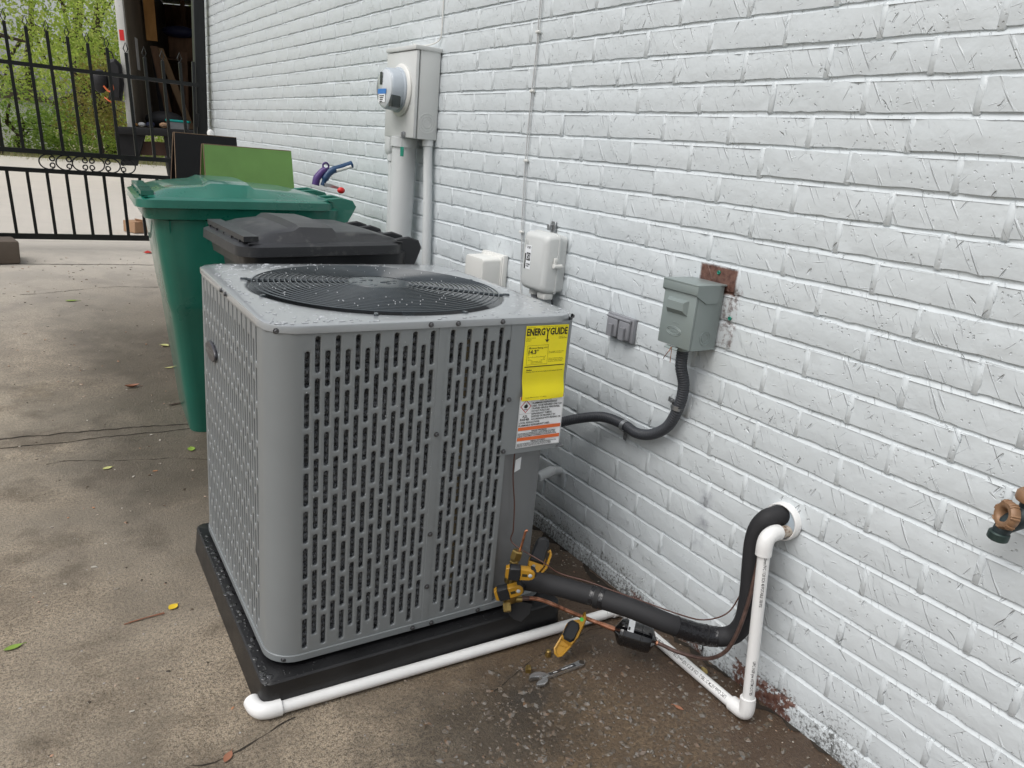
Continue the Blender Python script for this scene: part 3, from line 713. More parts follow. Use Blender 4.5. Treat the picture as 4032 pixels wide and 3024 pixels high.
T('Central Air Conditioner\nCooling Only\nSplit System', .002, .0275, .010, .027); T('Trane U.S. Inc.\nModel A5AC4036A', .094, .0275, .006, .025)
bars('frame', [(.008, .047, .0085, .093), (.0665, .047, .067, .093), (.008, .047, .067, .0475), (.008, .0925, .067, .093)], M['ink_y'], yl, pr)
T('Efficiency Rating', .0115, .051, .0042, .040, .012); T('(SEER2)', .053, .052, .0028, .012); T('14.3*', .012, .058, .0092, .029, .035)
bars('scale', [(.0115, .075, .061, .0755), (.0115, .072, .012, .0755), (.0235, .073, .024, .0755), (.036, .073, .0365, .0755), (.048, .073, .0485, .0755), (.0605, .072, .061, .0755), (.0125, .0685, .014, .0705)], M['ink_y'], yl, pr)
T('13.4', .0115, .0775, .0022); T('27.0', .0555, .0775, .0022); T('Least Efficient', .0115, .081, .0018, .014); T('Most Efficient', .048, .081, .0018, .013)
T('Range of Similar Models', .021, .0845, .0022, .032); T('*Based on tested combinations', .020, .088, .0018, .034)
T('For energy cost info, visit\nproductinfo.energy.gov', .0695, .063, .006, .043); T('*Your air conditioner\'s efficiency\nrating may be better depending on\nthe coil your contractor installs.', .0695, .079, .0105, .044)
T('Notice', .010, .104, .0036, .015, .035); T('Federal law allows this unit to be installed in all U.S. states and territories.', .010, .1095, .0026, .104, .008)
T('Energy Efficiency Ratio: 11.7 (EER2)', .010, .172, .0022, .058)
def whi(x, y): return (.5825 + x, -.0026 - (.003 * ((x - .09) / .036) ** 2 if x > .09 else 0), .6585 - y)
mb = MB(); nx, ny = 10, 4
vs = [whi(.1265 * i / nx, .1315 * j / ny) for j in range(ny + 1) for i in range(nx + 1)]; vs += [(x, y + .0003, z) for x, y, z in vs]; k0 = (nx + 1) * (ny + 1)
fs = [(j * (nx + 1) + i, j * (nx + 1) + i + 1, (j + 1) * (nx + 1) + i + 1, (j + 1) * (nx + 1) + i) for j in range(ny) for i in range(nx)]
fs += [tuple(k0 + q for q in f[::-1]) for f in fs]; mb.add(vs, fs)
wl = a_('warning_label', mb, M['white_l'], smooth=60)
pw = lambda x, y: tuple(np.array(whi(x, y)) - np.array((0, .0005, 0)))
pw2 = lambda x, y: tuple(np.array(whi(x, y)) - np.array((0, .0009, 0)))
bars('orange_band', [(.002, .0, .124, .0085), (.002, .078, .124, .0868), (.002, .1045, .124, .1133)], M['orange'], wl, pw)
bars('ruled_line', [(.0015, .0, .0019, .130), (.1244, .0, .1248, .130), (.0015, .1296, .1248, .130), (.034, .009, .0344, .044), (.002, .0436, .0344, .044)], M['ink'], wl, pw)
def ringdia(r): return [(.0185, .0255 - r), (.0185 + r * .95, .0255), (.0185, .0255 + r), (.0185 - r * .95, .0255)]
mb = MB(); o1, o2 = ringdia(.0165), ringdia(.0140)
mb.add([pw(*q) for q in o1 + o2], [(i, (i + 1) % 4, 4 + (i + 1) % 4, 4 + i) for i in range(4)]); add('hazard_diamond', mb, M['red_ink'], wl, smooth=None)
fl = [(0, -.008), (.002, -.004), (.003, -.0065), (.0045, -.002), (.0055, -.0035), (.0055, .001), (.003, .0045), (-.003, .0045), (-.0055, .001), (-.005, -.003), (-.0038, -.001), (-.003, -.005), (-.0012, -.0035)]
mb = MB().add([pw(.0185 + x, .0255 + y) for x, y in fl], [tuple(range(len(fl)))]); mb.add([pw(.0135, .0325), pw(.0235, .0325), pw(.0235, .034), pw(.0135, .034)], [(0, 1, 2, 3)]); add('flame', mb, M['ink'], wl, smooth=None)
TW = lambda s, x, y, h, w_=None, bold=0.025, f=pw: text('lettering', s, wl, M['ink'], f, x, y, h, w_, bold)
TW('RISK OF FIRE', .058, .0095, .0044, .034)
for i, (s, wd) in enumerate((('FLAMMABLE REFRIGERANT', .072), ('USED. TO BE REPAIRED ONLY BY', .086), ('TRAINED SERVICE PERSONNEL.', .082), ('DO NOT PUNCTURE', .052), ('REFRIGERANT TUBING.', .060), ('DISPOSE OF PROPERLY IN', .070), ('ACCORDANCE WITH FEDERAL OR', .086))): TW(s, .0365, .0165 + i * .0068, .0046, wd)
TW('A2L', .011, .0475, .0062, .015); TW('R454B', .005, .0555, .0062, .026); TW('LOCAL REGULATIONS.', .003, .0645, .0046, .060); TW('FLAMMABLE REFRIGERANT USED.', .003, .0715, .0046, .090)
TW('AVERTISSEMENT', .040, .080, .0048, .046, .01, pw2); TW('RISQUE D\'INCENDIE', .042, .0885, .0036, .044); TW('FRIGORIGENE INFLAMMABLE UTILISE. A FAIRE REPARER UNIQUEMENT\nPAR DU PERSONNEL DE SERVICE QUALIFIE. NE PAS PERCER LES TUBES.\nELIMINER CORRECTEMENT CONFORMEMENT AUX REGLEMENTATIONS', .003, .0932, .0105, .112)
TW('ADVERTENCIA', .042, .1065, .0048, .040, .01, pw2); TW('RIESGO DE FUEGO', .042, .115, .0036, .042); TW('CONTIENE REFRIGERANTE INFLAMABLE. DEBE SER REPARADO SOLO POR\nPERSONAL DE SERVICIO CALIFICADO. NO PERFORE LA TUBERIA.\nDESECHAR CORRECTAMENTE, DE ACUERDO CON LAS NORMAS', .003, .1195, .0095, .114)
mb = MB().add([(.598, .0145, .488), (.618, .0195, .492), (.6175, .0194, .459), (.5975, .0144, .455)], [(0, 1, 2, 3)])
tg = a_('serial_sticker', mb, M['white_l'], smooth=None)

# rain on the lid and pad
mb = MB(); dr = random.Random(5)
for i in range(1100):
    x, y = dr.uniform(.01, W - .01), dr.uniform(.005, W - .01)
    if x + y > .95 and dr.random() < .6: continue
    d = math.hypot(x - CX, y - CY)
    if d < RO + .012:
        if d > .3 or dr.random() < .78: continue
        r = .0016; mb.ell((x, y, ZT + .0135), (r, r, r), 6, 4); continue
    s = dr.choice((.0012, .0016, .002, .0028)); e = dr.uniform(.8, 3.2)
    mb.ell((x, y, ZT + .0012), (s * e, s, s * .55), 7, 4, Matrix.Rotation(dr.uniform(-.5, .5), 3, 'Z'))
for i in range(260):
    z = dr.uniform(.11, .83); x = dr.choice((dr.uniform(.02, .055), dr.uniform(.07, .54))); s = dr.uniform(.0006, .0012); mb.ell((x, -.0002 if x > .06 else .028 - x * .45, z), (s, s * .6, s * 1.2), 6, 4)
a_('rain_drops', mb, M['water'], kind='stuff', smooth=60)
mb = MB()
for i in range(190):
    x, y = (dr.uniform(PX0 + .003, -.004), dr.uniform(PY0, .7)) if i < 140 else (dr.uniform(PX0, .7), dr.uniform(PY0 + .004, -.004))
    s = dr.choice((.0012, .002, .003, .006)) if i < 140 else .0015
    mb.ell((x, y, PZ + .0004), (min(s * dr.uniform(.8, 1.6), .011), s, s * .28), 8, 4, Matrix.Rotation(dr.uniform(0, 3), 3, 'Z'))
add('rain_drops', mb, M['water_k'], pd, kind='stuff', smooth=60)

# ------------------------------------------------------------------ things fixed on the wall
def onwall(mb): return mb
# meter cabinet
YR, YL_, MZ0, MZ1, MD = 2.727, 2.990, 1.231, 1.552, .095
mt_ = thing('meter_cabinet', 'pale grey electric meter cabinet mounted high on the white brick wall', 'meter cabinet', (0, YR, MZ0))
mb = MB().rbox((-MD / 2 + .004, (YR + YL_) / 2, (MZ0 + MZ1) / 2), (MD - .012, YL_ - YR, MZ1 - MZ0), .003); add('case', mb, M['beige'], mt_, False)
mb = MB().rbox((-MD - .002, (YR + YL_) / 2, (MZ0 + MZ1) / 2 - .004), (.014, YL_ - YR + .004, MZ1 - MZ0 - .010), .004); add('door', mb, M['beige'], mt_, False)
mb = MB().rbox((-MD / 2 - .006, (YR + YL_) / 2, MZ1 + .001), (MD + .016, YL_ - YR + .008, .016), .003); add('top_cap', mb, M['beige'], mt_, False)
MC = ((-MD - .009), 2.8455, 1.404)
hub = add('meter_ring', MB().lathe([(.094, 0), (.096, .006), (.091, .012), (.084, .014)], MC, (-1, 0, 0), 40), M['cream'], mt_, False)
met = add('meter_body', MB().lathe([(.082, .01), (.082, .020), (.077, .023), (.075, .062), (.071, .067)], MC, (-1, 0, 0), 40), M['meter'], mt_, False)
add('meter_glass', MB().lathe([(.0705, .062), (.069, .072), (.06, .077), (.0, .079)], MC, (-1, 0, 0), 40, cap=False), M['glassy'], met, False)
fx = MC[0] - .0798
add('display', MB().rbox((fx, MC[1] + .012, MC[2] + .035), (.002, .022, .045), .004, 1), M['lcd'], met, False)
add('blue_band', MB().box((fx - .0005, MC[1], MC[2] - .012), (.001, .075, .018)), M['blue'], met, False)
add('data_plate', MB().box((fx, MC[1], MC[2] - .036), (.001, .06, .03)), M['white_l'], met, False)
q = MB()
for k in range(4): q.box((fx - .001, MC[1] + .002 * k, MC[2] - .028 - .007 * k), (.001, .04 - .006 * k, .003))
add('printed_line', q, M['ink'], met, False, kind='stuff')
add('side_window', MB().rbox((MC[0] - .052, MC[1] - .058, MC[2] - .045), (.04, .03, .045), .006, 2), M['lcd'], met, False)
ko = MB()
for r in (.036, .026, .016): ko.tube([(-.047 + r * cos(2 * pi * k / 28), YR - .0006, 1.29 + r * sin(2 * pi * k / 28)) for k in range(28)], .0012, 6, closed=True)
add('knockout', ko, M['beige'], mt_, False, kind='stuff')
hs_ = add('hasp', MB().rbox((-MD - .012, 2.80, MZ0 + .012), (.012, .018, .022), .004, 2).cyl((-MD - .02, 2.80, MZ0 + .002), (-MD - .02, 2.80, MZ0 + .02), .004, 8), M['steel'], mt_, False)
q = MB().tube([(-MD - .016, 2.80, MZ0 + .004), (-MD - .018, 2.80, MZ0 - .02), (-MD - .017, 2.80, MZ0 - .035)], .0008, 5); q2 = solo('seal_tag', MB().rbox((-MD - .016, 2.80, MZ0 - .052), (.003, .028, .036), .001, 1), M['green_tag'], 'small green seal tag hanging under the electric meter cabinet', 'tag'); add('seal_wire', q, M['steel'], q2, False)
# conduits under the meter
def pipe(name, label, pts, r, mtl, collar=None, cat='conduit', grp=None):
    o = solo(name, MB().tube(pts, r, 20), mtl, label, cat, grp)
    if collar:
        for c in collar: add('collar', MB().cyl(c[0], c[1], c[2], 20, .001), mtl, o, False)
    return o
pipe('service_conduit', 'thickest painted riser conduit under the meter cabinet', [(-.064, 2.880, MZ0 + .002), (-.064, 2.888, .9), (-.064, 2.896, .5), (-.064, 2.90, 0)], .0485, M['cond_p'], [((-.064, 2.880, MZ0 + .001), (-.064, 2.881, MZ0 - .035), .055)])
pipe('branch_conduit', 'slim painted conduit dropping from the right end of the meter cabinet', [(-.026, 2.752, MZ0 + .002), (-.026, 2.727, 1.0), (-.026, 2.708, .735)], .0175, M['cond_p'], [((-.026, 2.752, MZ0 + .001), (-.026, 2.750, MZ0 - .025), .022)])
o = pipe('elbow_conduit', 'painted conduit with bulky elbow fitting left of the thick riser', [(-.03, 3.055, 1.165), (-.03, 3.05, .9), (-.03, 3.045, .5), (-.03, 3.04, 0)], .0215, M['cond_p'], [((-.03, 3.055, 1.166), (-.03, 3.055, 1.135), .027)])
mb = MB().loft([[(-.034 + y, 3.062 + x, z) for x, y in rrect(a, b, .016, 5)] for a, b, z in ((.03, .03, 1.152), (.05, .05, 1.165), (.064, .056, 1.185), (.064, .056, 1.31), (.05, .046, 1.322))]); add('elbow_fitting', mb, M['cond_p'], o, False)
# cable runs
def cab(name, label, pts, r, mtl, k=6, cat='cable'): return solo(name, MB().tube(spline(pts, k), r, 8), mtl, label, cat)
c1 = cab('wall_cable', 'thin pale cable clipped down the white wall between meter and phone box', [(-.006, 2.093, 2.6), (-.006, 2.089, 1.661), (-.006, 2.086, 1.557), (-.006, 2.091, 1.397), (-.006, 2.093, 1.215), (-.006, 2.084, 1.041), (-.006, 2.067, .9), (-.006, 2.054, .80), (-.01, 2.03, .72)], .002, M['cable'])
add('second_strand', MB().tube(spline([(-.004, 2.086, 2.6), (-.005, 2.081, 1.6), (-.004, 2.083, 1.4), (-.005, 2.083, 1.215), (-.004, 2.076, 1.041), (-.004, 2.062, .9)], 6), .0013, 8), M['cable'], c1, False)
for y, z in ((2.088, 1.57), (2.090, 1.19), (2.079, .965), (2.091, 1.40)): add('cable_clip', MB().rbox((-.007, y - .004, z), (.012, .018, .008), .002, 1), M['cream'], c1, False)
cab('ground_wire', 'thin white wire curving down onto the top corner of the meter cabinet', [(-.004, 2.729, 2.6), (-.004, 2.729, 1.727), (-.004, 2.729, 1.633), (-.006, 2.742, 1.59), (-.03, 2.80, 1.572), (-.07, 2.83, 1.572)], .0028, M['cream'], cat='wire')
# two plastic phone boxes
pb = thing('junction_box', 'plain deep off-white plastic box low on the wall behind the lid', 'junction box', (0, 2.16, .7))
mb = MB().loft([[(x, 2.222 + a, .765 + c) for a, c in rrect(w_, h_, .012, 5)] for x, w_, h_ in ((-.022, .128, .20), (-.085, .124, .195), (-.092, .118, .19), (-.094, .10, .17))]); add('cover', mb, M['cream'], pb, False)
add('back_plate', MB().rbox((-.01, 2.222, .765), (.02, .145, .22), .004).rbox((-.02, 2.222, .765), (.01, .136, .21), .003), M['cream'], pb, False)
pb = thing('phone_box', 'pale grey telephone box with black sticker and side latch on the wall', 'phone box', (0, 1.84, .80))
BY0, BY1, BZ0, BZ1 = 1.829, 1.963, .806, .985
def bx(x, gy, r): return [(x, (BY0 + BY1) / 2 + a, (BZ0 + BZ1) / 2 + c) for a, c in rrect(BY1 - BY0 + gy, BZ1 - BZ0 + gy, r, 6)]
cov = add('cover', MB().loft([bx(-.032, 0, .015), bx(-.062, -.002, .016), bx(-.072, -.012, .018), bx(-.076, -.03, .02)]), M['beige'], pb, False)
add('back_tray', MB().loft([bx(0, -.006, .015), bx(-.026, -.004, .015), bx(-.027, .006, .016), bx(-.033, .006, .016), bx(-.0335, 0, .015)]), M['beige'], pb, False)
add('latch', MB().cyl((-.02, BY0 - .007, .893), (-.052, BY0 - .007, .893), .007, 12, .001).rbox((-.044, BY0 - .006, .907), (.012, .008, .022), .003, 2), M['cream'], pb, False)
add('mounting_bracket', MB().rbox((-.004, 1.905, 1.001), (.006, .022, .036), .001, 1).rbox((-.012, 1.912, 1.0), (.016, .014, .018), .001, 1), M['steel'], pb, False)
st = add('sticker', MB().box((-.0766, 1.925, .906), (.0008, .031, .073)), M['white_l'], cov, False)
q = MB().box((-.0772, 1.9375, .893), (.0006, .006, .047)); q.box((-.0772, 1.9215, .908), (.0006, .019, .024)); add('black_print', q, M['ink'], cov, False, kind='stuff')
q = MB().tube([(-.0777, 1.9215 + .008 * cos(2 * pi * k / 18), .908 + .008 * sin(2 * pi * k / 18)) for k in range(18)], .0008, 4, closed=True); q.tube([(-.0777, 1.927, .9135), (-.0777, 1.916, .9025)], .0008, 4); add('crossed_circle', q, M['white_l'], cov, False, kind='stuff')
text('lettering', 'AT&T', cov, M['ink'], lambda x, y: (-.0774 - pb['_o'][0], 1.937 - x - pb['_o'][1], .940 - y - pb['_o'][2]), .004, .0, .007, .02, .02)
text('lettering', 'CUSTOMER\nACCESS', cov, M['ink'], lambda x, y: (-.0774 - pb['_o'][0], 1.937 - x - pb['_o'][1], .940 - y - pb['_o'][2]), .006, .053, .011, .021, .02)
q = MB()
for k, wd in enumerate((.007, .0105, .012, .0125, .0125, .011, .008)): q.rbox((-.0765, 1.938, .958 - .0036 * k), (.002, wd * 1.5, .0022), .0008, 1)
add('raised_globe', q, M['beige'], cov, False, kind='stuff')
add('cable_gland', MB().rbox((-.045, 1.858, .797), (.035, .04, .02), .004), M['cream'], pb, False); add('cable_gland', MB().cyl((-.04, 1.925, .808), (-.04, 1.925, .79), .016, 14), M['cream'], pb, False)
cab('phone_conduit', 'grey bent sleeve running down from under the phone box', [(-.04, 1.925, .795), (-.035, 1.918, .75), (-.02, 1.900, .68), (-.02, 1.90, .60)], .011, M['outlet'], cat='conduit')
cab('phone_lead', 'thin dark lead hanging from the right corner of the phone box', [(-.03, 1.842, .80), (-.025, 1.84, .76), (-.02, 1.838, .70), (-.02, 1.83, .6)], .0035, M['conduit'])
# outlet
ou = thing('outdoor_outlet', 'small dark grey outlet with two flip covers on the brick', 'outlet', (0, 1.535, .74))
add('plate', MB().rbox((-.006, 1.5365, .7705), (.014, .112, .068), .003), M['outlet'], ou, False)
for y in (1.561, 1.511):
    fcv = add('flip_cover', MB().rbox((-.017, y, .7675), (.010, .044, .050), .003), M['outlet'], ou, False)
    add('thumb_tab', MB().loft([[(x, y + a, .760 + c) for a, c in ((-.010, -.018), (.010, -.018), (.010, .016), (-.010, .016))] for x in (-.021, -.030)]), M['outlet'], fcv, False)
add('hinge', MB().cyl((-.018, 1.585, .796), (-.018, 1.488, .796), .0042, 12), M['outlet'], ou, False)
# disconnect switch box
DY0, DY1, DZ0, DZ1, DD = 1.198, 1.306, .795, .953, .083
dc = thing('disconnect_box', 'grey-green electrical disconnect box with handle cover beside bare red brick', 'disconnect', (0, DY0, DZ0))
rake = .006
def dpt(x, y, z): return (x - .01 * (z - DZ1) / (DZ0 - DZ1) * (1 if x < -.03 else 0), y, z)
mb = MB().loft([[(x, y, z) for x, y in rrect(DD, DY1 - DY0, .003, 3, -DD / 2 - .004, (DY0 + DY1) / 2)] for z in (DZ0, DZ1 - .004)]); add('case', mb, M['disc'], dc, False, smooth=25)
df = add('front_cover', MB().rbox((-DD - .007, (DY0 + DY1) / 2, (DZ0 + DZ1) / 2 - .012), (.006, DY1 - DY0 - .002, DZ1 - DZ0 - .0258), .0015), M['disc'], dc, False)
add('rain_hood', MB().rbox((-DD / 2 - .008, (DY0 + DY1) / 2, DZ1 - .001), (DD + .016, DY1 - DY0 + .006, .004), .0015).rbox((-DD - .0135, (DY0 + DY1) / 2, DZ1 - .012), (.003, DY1 - DY0 + .006, .024), .001), M['disc'], dc, False)
for y in (DY0 - .0022, DY1 + .0022):
    add('hood_ear', MB().slab([(-DD - .014, DZ1), (-.02, DZ1), (-.02, DZ1 - .036), (-.03, DZ1 - .044), (-DD + .02, DZ1 - .044), (-DD - .014, DZ1 - .0258)], (0, y, 0), (1, 0, 0), (0, 0, 1), .0025, .0005), M['disc'], dc, False)
yc = (DY0 + DY1) / 2
add('handle_bulge', MB().loft([[(-DD - .0095 - d, yc + .002 + a * k, .893 + b_ * k2 + d * .25) for a, b_ in ((-.034, -.019), (.034, -.019), (.034, .019), (-.034, .019))] for d, k, k2 in ((0, 1, 1), (.010, .82, .62), (.012, .78, .5))]), M['disc'], df, False, smooth=20)
q = MB()
for rx_, rz_ in ((.024, .0105), (.019, .0075)): q.tube([(-DD - .0102, yc + .004 + rx_ * cos(2 * pi * k / 28), .832 + rz_ * sin(2 * pi * k / 28)) for k in range(28)], .0011, 5, closed=True)
for a in (-.006, .006): q.box((-DD - .0103, yc + a, .853), (.0012, .007, .0018)); q.box((-DD - .0103, yc + a + .004, .832), (.0012, .006, .0018))
add('embossed_oval', q, M['disc'], df, False, kind='stuff')
q = MB()
for r in (.017, .011): q.tube([(-.045 + r * cos(2 * pi * k / 22), DY0 - .0004, .825 + r * sin(2 * pi * k / 22)) for k in range(22)], .0009, 5, closed=True)
add('knockout', q, M['disc'], dc, False, kind='stuff')
add('lock_tab', MB().slab([(-.022, -.006), (.022, -.006), (.018, .004), (-.018, .004)], (-DD - .008, yc + .004, DZ0 - .004), (0, 1, 0), (.8, 0, .6), .002, .0004).cyl((-.055, yc - .0, DZ0 + .001), (-.055, yc, DZ0 - .013), .019, 16, .002), M['disc'], dc, False)
q = MB().tube(spline([(-DD - .01, yc + .004, DZ0 - .003), (-DD - .02, yc, DZ0 - .012), (-DD - .018, yc + .014, DZ0 - .03), (-DD - .016, yc + .018, DZ0 - .036)], 5), .0011, 5); q.tube([(-DD - .012, yc, DZ0 - .003), (-DD - .014, yc - .004, DZ0 - .04)], .0009, 5); add('seal_wire', q, M['copper'], dc, False)
for y, z in ((1.228, .978), (1.172, .878)):
    pl_ = MB().lathe([(.0045, -.004), (.0048, .002), (.0036, .003), (.0022, .001), (0, -.002)], (0, y, z), (-1, 0, 0), 12, cap=False); solo('wall_anchor', pl_, M['green_tag'], 'small green wall anchor left in the bare red brick ' + ('above the disconnect box' if z > .95 else 'right of the disconnect box'), 'wall anchor')
# liquid-tight conduit
cp = spline([(-.055, yc, .79), (-.05, 1.254, .74), (-.034, 1.250, .69), (-.028, 1.26, .63), (-.025, 1.29, .565), (-.024, 1.345, .522), (-.024, 1.40, .506), (-.024, 1.455, .511), (-.03, 1.54, .505), (-.055, 1.63, .47), (-.12, 1.69, .435), (-.27, 1.70, .43)], 14)
# resample and rib it
L = [0]
for a, b_ in zip(cp[:-1], cp[1:]): L.append(L[-1] + (b_ - a).length)
def at_len(s):
    for i in range(len(L) - 1):
        if L[i + 1] >= s: t = (s - L[i]) / max(1e-9, L[i + 1] - L[i]); return cp[i].lerp(cp[i + 1], t)
    return cp[-1]
N = int(L[-1] / .0022); pts = [at_len(L[-1] * i / N) for i in range(N + 1)]; rr = [.0138 + (.0011 if i % 3 else -.0006) for i in range(N + 1)]
cd = solo('flexible_conduit', MB().tube(pts, rr, 14), M['conduit'], 'dark grey ribbed conduit curving from the disconnect box down to the air conditioner', 'conduit', smooth=60)
def strap(c, t, w_=.012):
    c = Vector(c); t = Vector(t).normalized(); nrm = Vector((-1, 0, 0)); s_ = t.cross(nrm).normalized(); q = MB(); rg = []
    for sg in (-1, 1):
        pl2 = [(.046, .0), (.019, .0)] + [(.0165 * cos(a), .0165 * sin(a) + .004) for a in [pi * k / 8 for k in range(0, 9)]] + [(-.0165, 0)]
        rg.append([c + t * (w_ / 2 * sg) + s_ * x + Vector((-y - .012 if abs(x) < .0166 else -.004, 0, 0)) for x, y in pl2])
    q.loft(rg, caps=False); rg2 = [[p + Vector((-.0015, 0, 0)) for p in r] for r in rg]; q.loft(rg2[::-1], caps=False); n_ = len(rg[0])
    for k in (0, 1): q.add(rg[k] + rg2[k], [(i, i + 1, n_ + i + 1, n_ + i) for i in range(n_ - 1)])
    q.cyl(c + s_ * .034 + Vector((-.004, 0, 0)), c + s_ * .034 + Vector((-.010, 0, 0)), .004, 8); return q
add('pipe_strap', strap((-.012, 1.264, .628), (0, .15, -1)), M['steel'], cd, False); add('pipe_strap', strap((-.010, 1.447, .510), (0, -1, -.1)), M['steel'], cd, False)
# brass-green stub pipe low behind the unit
q = solo('pipe_stub', MB().cyl((.01, 1.745, .245), (-.05, 1.72, .265), .013, 14, .002).cyl((-.05, 1.72, .265), (-.12, 1.70, .262), .0155, 14, .002), M['cond_p'], 'painted pipe stub poking from the wall low behind the air conditioner', 'pipe')
# hose bib on the right
fb = thing('hose_bib', 'tan bronze hose faucet with round knob on the white wall', 'faucet', (0, .46, .68))
add('body', MB().cyl((.01, .452, .712), (-.06, .452, .712), .014, 16, .002).cyl((-.05, .452, .700), (-.05, .452, .745), .0165, 16, .003).tube([(-.052, .452, .715), (-.062, .462, .70), (-.067, .474, .685), (-.067, .478, .67)], [.017, .017, .015, .013], 14), M['dark_green'], fb, False)
add('top_cap', MB().lathe([(.024, 0), (.026, .004), (.025, .014), (.021, .018), (.019, .0165), (0, .0175)], (-.05, .452, .735), (0, 0, 1), 20, cap=False), M['bronze'], fb, False)
kn = MB(); kax = Vector((-.75, .5, .10)).normalized(); ko_ = Vector((-.055, .462, .703)) + kax * .012
kn.lathe([(.006, -.014), (.012, 0), (.022, .001), (.0245, .006), (.024, .013), (.0205, .017), (.0155, .0175), (.0125, .0155), (.0105, .011), (.009, .004), (0, .004)], ko_, kax, 40, cap=False)
u_ = kax.orthogonal().normalized(); v_ = kax.cross(u_)
for k in range(7):
    a = 2 * pi * k / 7
    for da in (-.09, .09): d = u_ * cos(a + da) + v_ * sin(a + da); kn.tube([ko_ + d * .0242 + kax * .004, ko_ + d * .0245 + kax * .012, ko_ + d * .0205 + kax * .0172], .0022, 6)
add('knob', kn, M['bronze'], fb, False)
add('spout_ring', MB().cyl((-.067, .478, .672), (-.067, .479, .657), .0165, 18, .002), M['verdigris'], fb, False)

# ------------------------------------------------------------------ pipework
# wall entry
fl_ = thing('wall_sleeve', 'round white pipe sleeve sealed with bluish putty where pipes enter the wall', 'wall sleeve', (0, .917, .464))
add('rim', MB().lathe([(.0435, .0), (.0435, .016), (.041, .019), (.0385, .018), (.0375, .008)], (0, .917, .467), (-1, 0, 0), 36, cap=False), M['pvc'], fl_, False)
add('putty', MB().lathe([(.038, .008), (.03, .012), (.015, .016), (0, .013)], (0, .917, .467), (-1, 0, 0), 28, cap=False), M['caulk'], fl_, False)
# insulated suction line
sp_ = spline([(-.405, 1.335, .182), (-.36, 1.275, .190), (-.30, 1.195, .190), (-.245, 1.11, .190), (-.195, 1.045, .178), (-.145, 1.012, .160), (-.095, .978, .150), (-.066, .948, .164), (-.057, .930, .207), (-.057, .929, .27), (-.058, .936, .335), (-.059, .944, .405), (-.057, .942, .446), (-.047, .932, .474), (-.026, .922, .482), (-.004, .918, .480)], 9)
su = solo('insulated_pipe', MB().tube(sp_, [.0252 - .0038 * min(1, i / (len(sp_) * .75)) for i in range(len(sp_))], 20), M['foam'], 'thick black foam sleeved refrigerant pipe running from the unit into the wall', 'pipe', smooth=60)
def wrap(i0, i1, r, name='tape_wrap'):
    q = MB(); seg = sp_[i0:i1 + 1]; q.tube(seg, [r + rnd.uniform(-.0005, .0006) for _ in seg], 20); add(name, q, M['tape'], su, False, smooth=60)
def near(px_, py_):
    return min(range(len(sp_)), key=lambda i: math.hypot(project(sp_[i])[0] / 1.8228 - px_, project(sp_[i])[1] / 1.8228 - py_))
i_ = near(1273, 1300); j_ = near(1303, 1310); wrap(i_, j_, .0258); add('zip_tie', MB().tube(sp_[(i_ + j_) // 2:(i_ + j_) // 2 + 2], .0268, 18), M['dark_in'], su, False)
i_ = near(1458, 1352); j_ = near(1548, 1375); wrap(i_, j_, .0246); k_ = near(1525, 1370); add('zip_tie', MB().tube([sp_[k_], sp_[k_].lerp(sp_[k_ + 1], .4)], .0256, 18).tube([sp_[k_] + Vector((0, 0, -.0258)), sp_[k_] + Vector((0, 0, -.046))], .0016, 5), M['dark_in'], su, False)
# condensate drain of white pvc
R3 = .0135
dn = thing('drain_pipe', 'white plastic condensate drain dropping from the wall sleeve and along the wall foot', 'drain pipe', (-.07, .86, 0))
top = Vector((-.088, .896, .455)); bot = Vector((-.088, .853, .022))
ve = [top + Vector((0, -.001, -.02)), bot + Vector((0, 0, .012))]
add('upright_pipe', MB().tube(ve, R3, 18), M['pvc'], dn, False)
add('wall_nipple', MB().tube([(.0, .899, .452), (-.06, .898, .455)], R3, 18), M['rust_pvc'], dn, False)
add('elbow', MB().tube(spline([(-.046, .898, .456), (-.062, .8975, .4575), (-.080, .897, .452), (-.0875, .896, .437), (-.088, .894, .412)], 6), .0178, 18), M['pvc'], dn, False)
add('elbow', MB().tube(spline([(-.088, .857, .062), (-.088, .854, .04), (-.088, .856, .024), (-.088, .869, .0185), (-.087, .896, .0175)], 6), .0178, 18), M['pvc'], dn, False)
add('floor_pipe', MB().tube([(-.087, .89, .0165), (-.074, 1.30, .0165)], R3, 18), M['pvc'], dn, False)
add('elbow', MB().tube(spline([(-.072, 1.272, .0175), (-.073, 1.295, .0175), (-.082, 1.308, .0175), (-.105, 1.3105, .0175)], 6), .0176, 18), M['pvc'], dn, False)
add('upright_pipe', MB().tube([(-.0925, 1.3105, .0165), (-.13, 1.311, .0165)], R3, 18), M['pvc'], dn, False)
fp = thing('drain_pipe', 'white plastic drain pipe lying along the front of the black pad', 'drain pipe', (-.6, 1.33, 0))
add('floor_pipe', MB().tube([(-.132, 1.3105, .0165), (-1.03, 1.3505, .0165)], R3, 18), M['pvc'], fp, False)
add('elbow', MB().tube(spline([(-1.012, 1.350, .0178), (-1.035, 1.3515, .0178), (-1.052, 1.358, .0178), (-1.060, 1.374, .0178), (-1.062, 1.395, .0178)], 6), .0182, 18), M['pvc'], fp, False)
def on_pipe(a, b, r, face):
    a = Vector(a); b = Vector(b); d = (b - a).normalized(); f = Vector(face); f = (f - d * f.dot(d)).normalized(); s_ = d.cross(f)
    O_ = Vector(dn['_o'])
    def fn(x, y):
        t = y / r; return tuple(a + d * x + (f * cos(t) + s_ * sin(t)) * (r + .0003) - O_)
    return fn
view = (-.75, -.6, .3)
text('lettering', '3/4IN 20mm PVC 1120 SCH 40 POTABLE 330 PSI', dn, M['ink'], on_pipe(ve[0], ve[1], R3, (-.55, -.85, .1)), .006, -.0035, .007, .135, .01)
